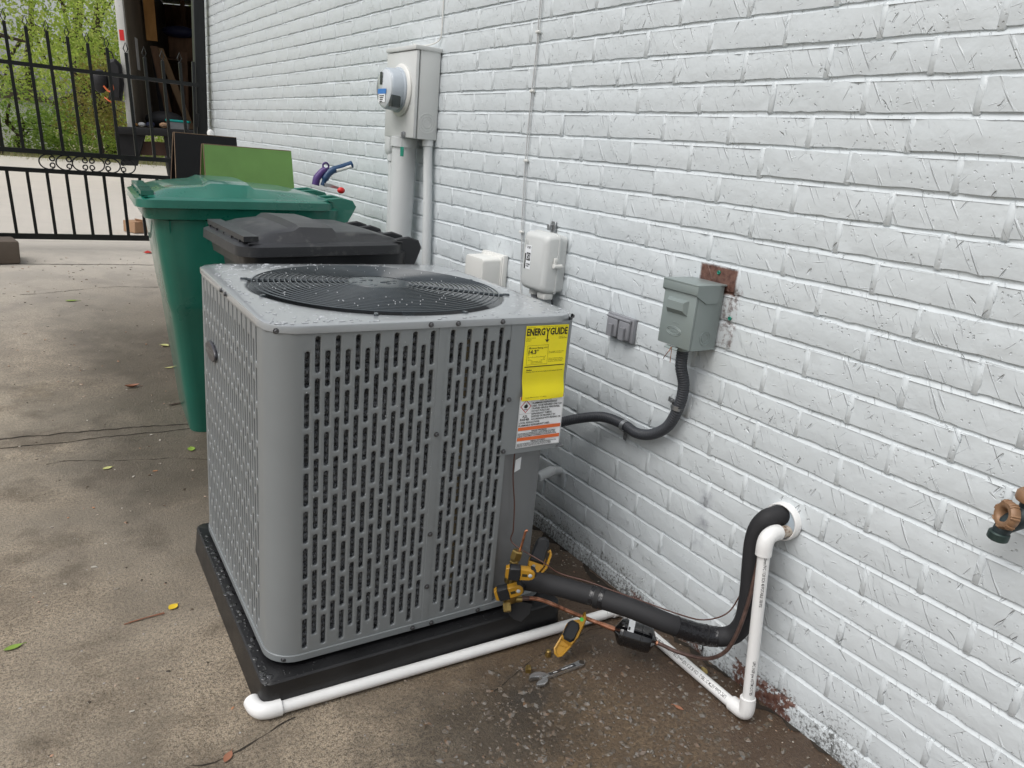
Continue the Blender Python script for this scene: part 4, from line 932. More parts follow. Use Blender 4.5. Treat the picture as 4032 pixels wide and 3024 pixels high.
text('lettering', 'UPC NSF-pw ASTM D1785', dn, M['ink'], on_pipe(ve[0], ve[1], R3, (-.55, -.85, .1)), .275, -.0035, .007, .085, .01)
text('lettering', 'UPC Code ASTM D1785-21 CSA B137.3 NSF-pw-G DRAIN 22 PS 0 SD 85 0K 2505Y V02 R 9LN PIECE', dn, M['ink'], on_pipe((-.0865, .905, .0165), (-.0743, 1.29, .0165), R3, (-.7, -.1, .7)), .004, -.004, .0085, .33, .01)
# liquid line with filter drier
liq = spline([(-.412, 1.340, .128), (-.36, 1.312, .125), (-.29, 1.255, .098), (-.215, 1.175, .078)], 8)
lq = thing('liquid_line', 'thin copper line running from the valves through the drier and up the wall', 'pipe', (-.3, 1.25, 0))
add('copper_pipe', MB().tube(liq, .0052, 12), M['copper'], lq, False)
add('brazed_joint', MB().tube(liq[:5], .0066, 12), M['grey_lead'], lq, False); add('brazed_joint', MB().tube(liq[-4:], .0068, 12), M['copper'], lq, False)
rt = spline([(-.150, 1.108, .067), (-.138, 1.09, .066), (-.118, 1.055, .062), (-.098, 1.0, .075), (-.092, .965, .098), (-.094, .932, .143), (-.092, .915, .203), (-.084, .910, .275), (-.076, .912, .346), (-.070, .915, .42)], 8)
add('copper_pipe', MB().tube(rt, .0048, 12), M['grey_lead'], lq, False); add('brazed_joint', MB().tube(rt[:6], .0064, 12), M['copper'], lq, False)
da, db = Vector((-.2165, 1.177, .0785)), Vector((-.148, 1.105, .0685)); dl = (db - da).length
fd = solo('filter_drier', MB().lathe([(.006, -.004), (.012, 0), (.031, .010), (.0345, .017), (.0345, .0185), (.0356, .0195), (.0356, .0225), (.0345, .0235), (.0345, dl * .62), (.0355, dl * .62 + .001), (.0355, dl * .62 + .004), (.0345, dl * .62 + .005), (.0345, dl - .018), (.031, dl - .010), (.012, dl), (.006, dl + .004)], da, db - da, 32), M['drier'], 'glossy black filter drier canister in the copper line near the wall', 'filter drier', smooth=35)
dax = (db - da).normalized(); fu = (UPV - dax * UPV.dot(dax)).normalized(); fv = dax.cross(fu)
if fv.dot(-fwd) < 0: fv = -fv
def on_dr(x, y): t = y / .0345; p = da + dax * x + (fu * cos(t) + fv * sin(t)) * .0352; return p
mb = MB(); vs = [on_dr(.0265 + .0155 * i, -.010 + .0044 * j) for j in range(12) for i in range(2)]; mb.add(vs, [(2 * j, 2 * j + 1, 2 * j + 3, 2 * j + 2) for j in range(11)]); lb = add('paper_label', mb, M['white_l'], fd, False, smooth=60)
mb = MB()
for y0_, y1_ in ((.027, .035),): mb.add([on_dr(.0275, y0_) + fu * .0003 + fv * .0003, on_dr(.0325, y0_) + fu * .0003 + fv * .0003, on_dr(.0325, y1_) + fu * .0003 + fv * .0003, on_dr(.0275, y1_) + fu * .0003 + fv * .0003], [(0, 1, 2, 3)])
add('printed_block', mb, M['ink'], fd, False, smooth=None)

# service valves with their brass fittings
sv = thing('service_valves', 'pair of brass service valves on the lower corner of the air conditioner', 'valve', (-.43, 1.36, .1))
add('suction_valve', MB().rbox((-.425, 1.352, .190), (.036, .036, .05), .006).cyl((-.44, 1.36, .186), (-.395, 1.33, .182), .017, 6, .002).cyl((-.425, 1.352, .2), (-.43, 1.35, .237), .012, 6, .002), M['brass'], sv, False)
add('liquid_valve', MB().rbox((-.436, 1.348, .140), (.032, .032, .042), .006).cyl((-.435, 1.346, .128), (-.405, 1.335, .126), .009, 12, .001).cyl((-.447, 1.34, .125), (-.452, 1.325, .108), .011, 6, .002), M['brass'], sv, False)
add('brass_cap', MB().cyl((-.436, 1.338, .246), (-.43, 1.338, .270), .0145, 6, .003), M['brass'], sv, False)
add('charging_tube', MB().tube(spline([(-.425, 1.345, .24), (-.418, 1.34, .285), (-.413, 1.338, .318), (-.408, 1.335, .322)], 5), .0032, 8), M['copper'], sv, False)
add('heat_shield', MB().slab([(-.03, 0), (.01, .02), (.045, .012), (.04, -.012), (.015, -.035), (-.005, -.028)], (-.425, 1.335, .105), (.8, -.55, .1), (0, .3, .95), .004, .001), M['dark_in'], sv, False)
def probe(c, tilt, label):
    d = Vector((.836, -.50, 0.0)); d = (d * cos(tilt) + Vector((0, 0, 1)) * sin(tilt)).normalized(); s_ = Vector((0, 0, 1)); s_ = (s_ - d * s_.dot(d)).normalized(); n_ = d.cross(s_)
    if n_.dot(fwd) > 0: n_ = -n_
    t = thing('wireless_probe', label, 'probe', tuple(c), group=None); c = Vector(c); K = 1.2; d = d * K; s_ = s_ * K
    class _S(MB):
        def slab(s, out, o, ax, ay, t_, b=.002): return MB.slab(s, [(x * K, y * K) for x, y in out], o, ax, ay, t_, b)
    MB_ = _S
    add('body', MB_().slab([(-.005, -.0125), (.014, -.0125), (.022, -.010), (.0265, -.004), (.0265, .004), (.022, .010), (.014, .0125), (-.005, .0125)], c, d, s_, .022, .003), M['tool_y'], t, False)
    add('grip', MB_().slab([(-.027, -.011), (-.024, -.0145), (-.004, -.0145), (-.001, 0), (-.004, .0145), (-.024, .0145), (-.027, .011)], c, d, s_, .026, .004), M['tool_b'], t, False)
    add('end_tip', MB_().slab([(-.033, -.010), (-.0265, -.013), (-.0265, .013), (-.033, .010)], c, d, s_, .018, .001), M['tool_y'], t, False)
    add('dark_bezel', MB_().slab([(.017, -.0135), (.0245, -.0115), (.0295, -.004), (.0295, .004), (.0245, .0115), (.017, .0135)], c - n_ * .004, d, s_, .018, .003), M['tool_b'], t, False)
    add('lens', MB().ell(c + n_ * .0108 + d * .0165, (.0045, .0045, .0018), 10, 6, Matrix((d, s_, n_)).transposed()), M['meter'], t, False)
    add('nameplate', MB_().slab([(0, -.003), (.0105, -.003), (.0105, .003), (0, .003)], c + n_ * .0112, d, s_, .0006, .0001), M['ink_y'], t, False)
    return t
probe((-.452, 1.283, .243), -.03, 'upper yellow and black wireless probe screwed on the brass valves')
probe((-.455, 1.318, .174), .33, 'lower yellow and black wireless probe tilted on the liquid valve')
def clamp(top_, bot_, label, green=False):
    a, b_ = Vector(top_), Vector(bot_); ax = (b_ - a); Ln = ax.length; ax.normalize(); n_ = -fwd; n_ = (n_ - ax * n_.dot(ax)).normalized(); s_ = ax.cross(n_)
    if s_.dot(RGT) < 0: s_ = -s_
    t = thing('pipe_clamp_probe', label, 'clamp', tuple(a)); k = Ln / .105
    # x along ax (0 at jaw end .. Ln at lever end) ; y along s_
    S = lambda L_: [(x * k, y * k) for x, y in L_]
    return t, a, ax, s_, n_, S, Ln
t, a, ax, s_, n_, S, Ln = clamp((-.396, 1.319, .178), (-.352, 1.336, .285), 'yellow spring clamp probe with black grip standing on the thick suction pipe')
add('jaw_body', MB().slab(S([(0, -.004), (.012, -.007), (.030, -.017), (.050, -.020), (.062, -.018), (.064, .016), (.05, .018), (.03, .012), (.012, .006), (0, .004)]), a, ax, s_, .018, .004), M['tool_y'], t, False)
add('grip', MB().slab(S([(.050, -.019), (.095, -.017), (.106, -.012), (.110, 0), (.106, .010), (.095, .014), (.050, .014)]), a + n_ * .003, ax, s_, .024, .006), M['tool_b'], t, False)
add('rivet', MB().cyl(a + ax * .046 + n_ * .008 + s_ * -.006, a + ax * .046 + n_ * .0115 + s_ * -.006, .0042, 12), M['steel'], t, False)
add('lever', MB().tube([a + ax * (x * k_) + s_ * y for x, y, k_ in ((.028, .016, 1), (.05, .026, 1), (.085, .027, 1), (.094, .022, 1), (.088, .018, 1))], .0038, 8), M['tool_y'], t, False)
t, a, ax, s_, n_, S, Ln = clamp((-.283, 1.243, .112), (-.362, 1.208, .032), 'yellow spring clamp probe hanging tilted on the bare copper line', True)
add('jaw_body', MB().slab(S([(-.004, .010), (.006, .010), (.016, .008), (.030, -.012), (.040, -.016), (.046, -.016), (.075, -.015), (.078, .012), (.058, .019), (.03, .020), (.010, .019)]), a, ax, s_, .018, .004), M['tool_y'], t, False)
add('grip', MB().slab(S([(.028, -.010), (.036, -.016), (.066, -.016), (.074, -.010), (.074, .006), (.066, .012), (.036, .012), (.028, .006)]), a + n_ * .006, ax, s_, .02, .006), M['tool_b'], t, False)
lv = S([(.068, -.014), (.100, -.017), (.109, -.011), (.111, -.003), (.106, .003), (.066, .016)])
add('lever', MB().tube([a + ax * x + s_ * y - n_ * .002 for x, y in lv], .0034, 8, closed=True), M['tool_y'], t, False)
add('lever_web', MB().slab([(x, y) for x, y in lv], a - n_ * .004, ax, s_, .002, .0004).tube([a + ax * .088 * Ln / .105 + s_ * -.013 - n_ * .002, a + ax * .085 * Ln / .105 + s_ * .006 - n_ * .002], .0018, 6), M['tool_y'], t, False)
add('green_sticker', MB().cyl(a + ax * .019 + s_ * .009 + n_ * .0085, a + ax * .019 + s_ * .009 + n_ * .0095, .0052, 14), mat('bright_green_print', (.1, .6, .1), .4), t, False)
# thermostat wire
tw = lambda u, z, y=-.004: Vector((AX + cos(AROT) * u - sin(AROT) * y, AY + sin(AROT) * u + cos(AROT) * y, z))
cab('thermostat_wire', 'thin brown control wire trailing from the labels over the clamp to the foam pipe', [tw(.586, .525, .004), tw(.588, .47, .006), tw(.592, .43, .006), tw(.603, .37, .008), tw(.606, .30, .006), tw(.604, .265, 0), (-.378, 1.30, .245), (-.345, 1.27, .222), (-.30, 1.215, .2185), (-.262, 1.155, .215), (-.215, 1.095, .207), (-.165, 1.03, .199), (-.11, 1.0, .186), (-.05, .985, .195), (-.03, .975, .24), (-.035, .962, .30), (-.05, .955, .38)], .0017, M['wire'], cat='wire')

# ------------------------------------------------------------------ small things on the concrete
wr_o = Vector((-.463, 1.181, .0)); wdir = Vector((1, .013, 0)).normalized(); wn = Vector((0, 0, 1)); wsd = wn.cross(wdir)
wt = thing('adjustable_wrench', 'chrome adjustable wrench lying on the stained concrete', 'wrench', tuple(wr_o))
add('handle', MB().slab([(.036, -.006), (.06, -.0068), (.13, -.0085), (.148, -.0095), (.158, -.006), (.161, 0), (.158, .006), (.148, .0095), (.13, .0085), (.06, .0068), (.036, .006)], wr_o + wn * .0055, wdir, wsd, .008, .002), M['chrome'], wt, False)
add('handle_recess', MB().slab([(.05, -.004), (.13, -.0055), (.13, .0055), (.05, .004)], wr_o + wn * .0096, wdir, wsd, .0006, .0002), mat('dark_chrome', (.12, .12, .125), .35, .9), wt, False)
add('hang_hole', MB().tube([wr_o + wn * .0098 + wdir * (.151 + .0055 * cos(2 * pi * k / 16)) + wsd * (.0055 * sin(2 * pi * k / 16)) for k in range(16)], .0014, 6, closed=True).lathe([(.005, 0), (.0, .0001)], wr_o + wn * .0099 + wdir * .151, (0, 0, 1), 14, cap=False), M['joint'], wt, False)
add('fixed_jaw', MB().slab([(.044, .006), (.044, -.004), (.026, -.006), (.022, .002), (.010, .006), (-.004, .008), (.0, .016), (.010, .021), (.024, .021), (.034, .016)], wr_o + wn * .007, wdir, wsd, .012, .002), M['chrome'], wt, False)
add('moving_jaw', MB().slab([(.040, -.006), (.034, -.018), (.018, -.024), (.000, -.018), (.002, -.012), (.012, -.008), (.024, -.007), (.030, -.003)], wr_o + wn * .0068, wdir, wsd, .010, .002), M['chrome'], wt, False)
kn = MB()
for k in range(5): kn.cyl(wr_o + wn * .0095 + wdir * (.025 + .003 * k) + wsd * -.0035, wr_o + wn * .0095 + wdir * (.0268 + .003 * k) + wsd * -.0035, .0048, 12)
add('worm_screw', kn, M['chrome'], wt, False, kind='stuff')
WO = Vector(wt['_o'])
text('lettering', '6 IN.', wt, M['white_l'], lambda x, y: tuple(wr_o + wn * .0102 + wdir * (.062 + x) - wsd * (y - .002) - WO), 0, 0, .0042, .012, .02)
text('lettering', 'FORGED STEEL', wt, M['white_l'], lambda x, y: tuple(wr_o + wn * .0102 + wdir * (.088 + x) - wsd * (y - .002) - WO), 0, 0, .0042, .035, .02)
def capnut(x, y, label, up_):
    ax = Vector((0, 0, 1)) if up_ else Vector((.5, .75, .15)).normalized(); b_ = Vector((x, y, 0 if up_ else .0075))
    solo('brass_cap', MB().lathe([(.0078, 0), (.0082, .002), (.0082, .009)], b_, ax, 6).lathe([(.0072, .009), (.0068, .016), (.005, .0175), (0, .0178)], b_, ax, 14, cap=False), M['brass'], label, 'brass cap', 'loose brass valve caps')
capnut(-.367, 1.25, 'small brass valve cap standing on the concrete beside the hanging yellow clamp', True); capnut(-.452, 1.215, 'small brass valve cap lying on its side by the wrench jaws', False)
def leaf(x, y, L_, w_, col_, label, rz, curl=.25, nm='fallen_leaf'):
    z0 = gz(y); L_ *= .8; w_ *= .8; mb = MB(); vs = []; n_ = 6; R_ = Matrix.Rotation(rz, 3, 'Z')
    for i in range(n_ + 1):
        t = i / n_; hw = w_ / 2 * sin(pi * (t * .92 + .04)) ** .8
        for j in (-1, 0, 1): vs.append(R_ @ Vector(((t - .5) * L_, j * hw, .002 + curl * hw * abs(j) + L_ * curl * .35 * (2 * t - 1) ** 2 * .6)) + Vector((x, y, z0)))
    fs = []
    for i in range(n_):
        for j in (0, 1): k = 3 * i + j; fs.append((k, k + 1, k + 4, k + 3))
    mb.add(vs, fs); mb.tube([R_ @ Vector((L_ * .5, 0, .004)) + Vector((x, y, z0)), R_ @ Vector((L_ * .78, L_ * .05, .002)) + Vector((x, y, z0))], .0008, 4)
    solo(nm, mb, M[col_], label, 'leaf', 'fallen leaves on the drive')
M['leaf_w'] = mat('withered_leaf', (.30, .23, .08), .6); M['leaf_y'] = mat('yellow_leaf', (.75, .52, .03), .5); M['leaf_g'] = mat('green_leaf', (.22, .34, .05), .5); M['leaf_p'] = mat('pale_leaf', (.50, .50, .20), .5); M['leaf_b'] = mat('brown_leaf', (.30, .13, .075), .6); M['leaf_d'] = mat('dark_leaf', (.05, .03, .02), .6)
leaf(-1.144, 1.85, .034, .028, 'leaf_y', 'bright yellow fallen leaf on the concrete left of the black pad', .7)
leaf(-1.493, 1.834, .046, .022, 'leaf_g', 'green leaf on the concrete at the left edge of the photo', .25)
leaf(-1.14, 1.276, .036, .020, 'leaf_b', 'orange-brown leaf lying just below the crack', .9)
leaf(-.782, 4.2, .06, .045, 'leaf_p', 'largest pale leaf beside the foot of the green bin', 2.2)
leaf(-.815, 3.87, .06, .018, 'leaf_p', 'narrow pale leaf touching the base of the green bin', .2)
leaf(-1.197, 2.823, .04, .026, 'leaf_p', 'yellow-green leaf just below the expansion joint, on open concrete', .4)
leaf(-1.01, 3.65, .075, .03, 'leaf_b', 'curled brown leaf on the damp patch left of the green bin', .1, .9)
leaf(-.90, 2.90, .05, .035, 'leaf_g', 'small green leaf between the green bin and the air conditioner', 1.4)
leaf(-1.15, 5.05, .08, .035, 'leaf_g', 'green leaf farthest off, on the pale dry concrete', .1)
leaf(-.87, 3.40, .08, .02, 'leaf_d', 'dark wet leaf next to the bottom corner of the green bin', .3)
leaf(-.20, .955, .03, .013, 'leaf_b', 'small orange leaf between the floor pipe and the wall foot', 1.9)
leaf(-.045, 1.02, .034, .018, 'leaf_w', 'withered yellow leaf in the dirt at the wall foot', 1.2, .7)
solo('pine_needle', MB().tube([(-1.262, 1.822, .003), (-1.21, 1.828, .004), (-1.168, 1.829, .003)], .0013, 5).tube([(-1.25, 1.826, .003), (-1.168, 1.834, .003)], .0011, 5), M['leaf_b'], 'pair of brown pine needles on the concrete left of the pad', 'pine needle')
q = MB(); dr = random.Random(3)
for i in range(420):
    y = dr.uniform(1.1, 6.2); x = dr.uniform(-1.42 - .02 * y, -.3 - .05 * y)
    if y < 2.3 and x > -1.09: continue
    s = dr.uniform(.0012, .0038) * (1 + .12 * y); q.ell((x, y, gz(y) + s * .25), (s * dr.uniform(.8, 2.2), s, s * .45), 6, 3, Matrix.Rotation(dr.uniform(0, 3.1), 3, 'Z'))
for i in range(420):
    if i < 260: y = dr.uniform(.35, 2.1); x = -.012 - abs(dr.gauss(0, .035))
    else: y = 1.352 + dr.gauss(0, .012); x = dr.uniform(-1.0, -.2)
    s = dr.uniform(.0009, .0026); q.ell((x, y, gz(y) + s * .3), (s * dr.uniform(.8, 2.6), s, s * .5), 6, 3, Matrix.Rotation(dr.uniform(0, 3.1), 3, 'Z'))
o = add('ground_litter', q, island_material('litter', [(.0, (.03, .022, .015)), (.35, (.10, .07, .045)), (.6, (.35, .32, .27)), (.8, (.55, .52, .46)), (.95, (.42, .2, .1))])); o['kind'] = 'stuff'; o['label'] = 'scattered specks of bark, grit and petals on the drive'
q = MB()
ico = bmesh.new(); bmesh.ops.create_icosphere(ico, subdivisions=1, radius=1); iv = [tuple(v.co) for v in ico.verts]; ico.verts.index_update(); ifc = [[v.index for v in f.verts] for f in ico.faces]; ico.free()
for i in range(2600):
    x, y = dr.uniform(-.78, -.02), dr.uniform(.55, 1.27)
    d = (x + .42) / .36; e = (y - .95) / .34
    if d * d * .55 + e * e * .5 > dr.uniform(.25, 1.0): continue
    if abs(x + .07) < .02 and y > .85: continue
    s = dr.choice((.002, .0025, .003, .0035, .0045, .0055, .0075, .0095)) * dr.uniform(.8, 1.2); R_ = Matrix.Rotation(dr.uniform(0, 6.3), 3, 'Z') @ Matrix.Rotation(dr.uniform(-.3, .3), 3, 'X'); sc3 = (s * dr.uniform(.9, 1.3), s * dr.uniform(.7, 1.0), s * .55); jt = [dr.uniform(.72, 1.2) for _ in iv]
    q.add([(R_ @ Vector((v[0] * sc3[0] * j, v[1] * sc3[1] * j, v[2] * sc3[2]))) + Vector((x, y, -sc3[2] * .25)) for v, j in zip(iv, jt)], ifc)
o = add('exposed_gravel', q, island_material('gravel', [(0, (.05, .038, .0258)), (.35, (.10, .075, .05)), (.6, (.12, .10, .08)), (.75, (.16, .155, .145)), (.93, (.13, .075, .04)), (1, (.24, .23, .21))], .6), smooth=20); o['kind'] = 'stuff'; o['label'] = 'grey and brown pebbles showing through worn concrete'

# ------------------------------------------------------------------ wheeled bins
def bin_(name, label, loc, yaw, tilt, Lr, Wr, Hr, mt, Hridge, inner=0):
    """local: x from lid lip to hinge, y across, z up; near rim corner at the origin"""
    t = thing(name, label, 'bin', loc, yaw, None, 0, -tilt)
    rr_ = lambda x0, x1, y0, y1, r, z, n=5: [(x, y, z) for x, y in rrect(x1 - x0, y1 - y0, r, n, (x0 + x1) / 2, (y0 + y1) / 2)]
    rings = [rr_(.13, Lr * .76, .075, Wr - .075, .05, 0), rr_(.125, Lr * .77, .07, Wr - .07, .05, .02), rr_(.085, Lr * .86, .045, Wr - .045, .055, Hr * .55), rr_(.083, Lr * .865, .042, Wr - .042, .055, Hr * .56), rr_(.075, Lr * .88, .040, Wr - .040, .055, Hr * .60), rr_(.045, Lr * .955, .028, Wr - .028, .055, Hr - .055)]
    bd_ = add('body', MB().loft(rings), mt, t, smooth=35)
    add('rim', MB().loft([rr_(.046, Lr * .955, .028, Wr - .028, .05, Hr - .058), rr_(.018, Lr * .975, .012, Wr - .012, .055, Hr - .052), rr_(.012, Lr * .98, .006, Wr - .006, .055, Hr - .010), rr_(.03, Lr * .97, .02, Wr - .02, .05, Hr)]), mt, t, smooth=35)
    # lid: profile along x, gently crowned across y
    prof = [(.0, .004), (.012, .034), (.05, .040), (.10, .056), (Lr * .30, Hridge - .014), (Lr * .335, Hridge), (Lr * .52, Hridge - .004), (Lr * .545, Hridge - .022), (Lr * .78, .052), (Lr * .90, .034), (Lr * .93, .030)]
    ny_ = 12; vs = []; fs = []
    def lidz(x, h, v):
        s = abs(2 * v - 1); side = max(0, (s - .80) / .20); k = 1 - .10 * s * s
        return h * k * (1 - side ** 1.6) + .026 * (side ** 1.6)
    for x, h in prof:
        for j in range(ny_ + 1):
            v = j / ny_; s = 2 * v - 1; e = .0 if x > .03 else .022 * s * s
            vs.append((x + e, .012 + (Wr - .024) * v, Hr + lidz(x, h, v)))
    m1 = ny_ + 1
    for i in range(len(prof) - 1):
        for j in range(ny_): fs.append((i * m1 + j, (i + 1) * m1 + j, (i + 1) * m1 + j + 1, i * m1 + j + 1))
    ld = add('lid', MB().add(vs, fs), mt, t, smooth=28)
    add('lid_skirt', MB().loft([rr_(-.004, Lr * .94, -.002, Wr + .002, .06, Hr - .012), rr_(-.010, Lr * .945, -.008, Wr + .008, .065, Hr - .010), rr_(-.008, Lr * .945, -.006, Wr + .006, .065, Hr + .018), rr_(.016, Lr * .93, .014, Wr - .014, .055, Hr + .028)]), mt, ld, smooth=35)
    # lip over the front with its ribs
    add('lid_lip', MB().loft([[(x, y, z) for y, z in ((Wr * .06, Hr + .030), (Wr * .94, Hr + .030), (Wr * .94, Hr + .046), (Wr * .06, Hr + .046))] for x in (.012, .055)]), mt, ld, smooth=25)
    for k in range(5): add('lip_rib', MB().box((.022, Wr * (.14 + .18 * k), Hr + .012), (.028, .006, .04)), mt, ld)
    for k, sy in enumerate((0, 1)):
        pl_ = [(Lr * .2, 0.012), (Lr * .52, .010), (Lr * .56, .026), (Lr * .54, .05), (Lr * .24, .05)]
    # hinge: rounded lugs and a bar
    for y in (.035, .16, Wr - .16, Wr - .035):
        out_ = [(Lr * .80, -.012), (Lr * .90, .034), (Lr * .98, .040), (Lr * 1.045, .028), (Lr * 1.065, .004), (Lr * 1.05, -.018), (Lr * 1.02, -.03), (Lr * .92, -.02)]
        if y in (.035, Wr - .035): out_ = out_[:6] + [(Lr * .95, -.14), (Lr * .93, -.14), (Lr * .90, -.03)]
        add('hinge_lug', MB().slab(out_, (0, y, Hr), (1, 0, 0), (0, 0, 1), .016, .004), mt, t)
    add('handle_bar', MB().cyl((Lr * 1.035, .03, Hr + .004), (Lr * 1.035, Wr - .03, Hr + .004), .015, 14, .002), mt, t)
    for y in (.03, Wr - .03):
        wx = Lr * .78; wh_ = add('wheel', MB().lathe([(.06, -.02), (.118, -.02), (.125, -.012), (.125, .012), (.118, .02), (.06, .02)], (wx, y, .125), (0, 1, 0), 24), M['tool_b'], t)
        add('wheel_rim', MB().lathe([(.07, -.023), (.03, -.026), (.02, -.03), (0, -.03)], (wx, y, .125), (0, 1, 0), 20, cap=False), mt, wh_)
    # stiffening ribs below the rim
    for x, ln in ((.10, .07), (Lr * .30, .16), (Lr * .82, .05)):
        add('side_rib', MB().loft([[(x - .004, .030 + .004, Hr - .058), (x + .004, .030 + .004, Hr - .058), (x + .003, .018, Hr - .058), (x - .003, .018, Hr - .058)], [(x - .003, .036 + ln * .06, Hr - .058 - ln), (x + .003, .036 + ln * .06, Hr - .058 - ln), (x + .002, .033 + ln * .06, Hr - .058 - ln), (x - .002, .033 + ln * .06, Hr - .058 - ln)]]), mt, t)
    return t
gb = bin_('green_bin', 'large green wheeled bin with domed lid behind the dark bin', (-1.0, 3.0, gz(3.0) - .01), rad(-4), rad(1.6), .755, .60, .925, M['green'], .086)
kb = bin_('dark_bin', 'low dark grey wheeled bin with ridged lid right behind the air conditioner', (-.835, 2.235, 0), rad(1), rad(1.6), .555, .50, .862, M['charcoal'], .078)
ob_ = MB().box((.335, .0338, .60), (.16, .001, .10)); 
pf = lambda x, y: (.255 + x, .0335 - .0005 + .02 * (y) , .78 - y)
add('printed_panel', MB().add([(.33, .0300, .785), (.50, .0300, .785), (.50, .0340, .70), (.33, .0340, .70)], [(0, 1, 2, 3)]), M['white_l'], gb, smooth=None)
text('lettering', 'WASTE', gb, M['white_l'], lambda x, y: (.325 + x, .0335 + .03 * y, .69 - y), 0, .0, .035, .17, .02)
text('lettering', '2010', kb, M['white_l'], lambda x, y: (.10 + x, .026 + .04 * y, .795 - y), 0, 0, .022, .055, .01)
# garden shears lying over the hinge of the green bin
hx = Vector((-.235, 3.24, 1.0)); sh = thing('garden_shears', 'garden shears with blue and purple handles resting on the green bin by the wall', 'shears', tuple(hx))
add('handle', MB().tube(spline([(-.262, 3.27, 1.005), (-.245, 3.27, 1.045), (-.22, 3.27, 1.07), (-.18, 3.27, 1.085), (-.13, 3.27, 1.103)], 6), [.010] * 4 + [.0155] * 18 + [.016] * 3, 10), M['navy'], sh, False)
add('grip_stripe', MB().tube([(-.205, 3.258, 1.072), (-.17, 3.258, 1.083), (-.14, 3.252, 1.094)], .007, 8), M['cream'], sh, False)
add('handle', MB().tube(spline([(-.290, 3.28, 1.005), (-.283, 3.28, 1.035), (-.262, 3.28, 1.06), (-.245, 3.28, 1.072)], 6), .016, 10), M['purple'], sh, False)
add('thumb_ring', MB().tube([(-.245 + .013 * cos(2 * pi * k / 16), 3.28, 1.088 + .013 * sin(2 * pi * k / 16)) for k in range(16)], .004, 7, closed=True), M['purple'], sh, False)
add('blade', MB().slab([(-.0, -.006), (.07, -.012), (.075, -.006), (.02, .008), (-.01, .008)], (-.25, 3.262, 1.008), (1, 0, -.05), (0, 0, 1), .003, .0005).cyl((-.25, 3.255, 1.006), (-.25, 3.27, 1.006), .007, 10), M['blade'], sh, False)
solo('red_flag', MB().ell((-.196, 3.22, .992), (.018, .014, .014), 10, 6), M['red'], 'bright red cap resting on the hinge of the green bin', 'flag')

# ------------------------------------------------------------------ folding sandwich boards
def board(name, label, cat, x0, x1, y, ztop, zb_, spread, grow, m_face, m_edge):
    t = thing(name, label, cat, ((x0 + x1) / 2, y, zb_))
    for s in (-1, 1):
        p = add('panel', MB().loft([[(x0, y + s * .012, ztop), (x1, y + s * .012, ztop), (x1, y + s * .024, ztop), (x0, y + s * .024, ztop)][:: 1], [(x0 - grow, y + s * (.012 + spread), zb_), (x1 + grow, y + s * (.012 + spread), zb_), (x1 + grow, y + s * (.024 + spread), zb_), (x0 - grow, y + s * (.024 + spread), zb_)]]), m_face, t, False, smooth=20)
        add('worn_edge', MB().box(((x0 + x1) / 2, y + s * .018, ztop + .0015), (x1 - x0, .012, .003)), m_edge, t, False)
        add('bare_edge', MB().loft([[(x0 - .0025, y + s * .012, ztop), (x0 - .0005, y + s * .012, ztop), (x0 - .0005, y + s * .024, ztop), (x0 - .0025, y + s * .024, ztop)], [(x0 - grow - .0025, y + s * (.012 + spread), zb_), (x0 - grow - .0005, y + s * (.012 + spread), zb_), (x0 - grow - .0005, y + s * (.024 + spread), zb_), (x0 - grow - .0025, y + s * (.024 + spread), zb_)]]), m_edge, t, False)
    for x in (x0 + .09, x1 - .09): add('hinge', MB().rbox((x, y, ztop - .004), (.06, .03, .006), .001), M['steel'], t, False)
    return t
board('sandwich_board', 'lime green folding plywood sandwich board behind the green bin', 'sandwich board', -.592, -.165, 4.05, 1.122, gz(4.05), .27, .015, M['ply_g'], M['ply_e'])
board('sandwich_board', 'black folding sandwich board with worn brown top edge near the gate', 'sandwich board', -.585, -.245, 4.85, 1.158, gz(4.85), .24, .04, M['ply_k'], M['ply_e'])

# ------------------------------------------------------------------ iron gate and post
GY = 6.5; gt = thing('iron_gate', 'black iron gate with diamond spear tips and scroll panel across the drive', 'gate', (-1.0, GY, .34))
lean = lambda x, z: x - .052 * (z - .5)
def rail(z, h=.024, x0=-2.6): add('rail', MB().loft([[(x, GY + a, z + b_) for a, b_ in ((-.012, -h / 2), (.012, -h / 2), (.012, h / 2), (-.012, h / 2))] for x in (x0, -.115)]), M['iron'], gt, False)
rail(1.506, .027); rail(.934, .032); rail(.803, .030); rail(.336, .040)
bm_x = lambda i: -1.398 + .1212 * i
arch = [1.718, 1.716, 1.722, 1.735, 1.752, 1.763, 1.788, 1.806, 1.817, 1.832, 1.843, 1.852, 1.858, 1.86, 1.862, 1.86, 1.85, 1.84, 1.83, 1.82, 1.81]
def finial_mb():
    return MB()
for i in range(-9, 11):
    x = -1.267 + .1205 * i if i < 10 else None
    if x is None: continue
    zt_ = arch[9 - i]
    p = add('picket', MB().loft([[(lean(x, z) + a, GY + b_, z) for a, b_ in ((-.0105, -.0105), (.0105, -.0105), (.0105, .0105), (-.0105, .0105))] for z in (.946, zt_ - .075)]), M['iron'], gt, False)
    q = MB(); zc = zt_ - .038; xc = lean(x, zc)
    q.tube([(xc, GY, zc - .034), (xc + .015, GY, zc - .004), (xc, GY, zc + .038), (xc - .015, GY, zc - .004)], .0045, 6, closed=True); q.rbox((lean(x, zt_ - .075), GY, zt_ - .074), (.022, .022, .01), .002, 1)
    add('spear_tip', q, M['iron'], p, False)
    add('picket', MB().loft([[(lean(x, z) + a, GY + b_, z) for a, b_ in ((-.0105, -.0105), (.0105, -.0105), (.0105, .0105), (-.0105, .0105))] for z in (.354, .792)]), M['iron'], gt, False)
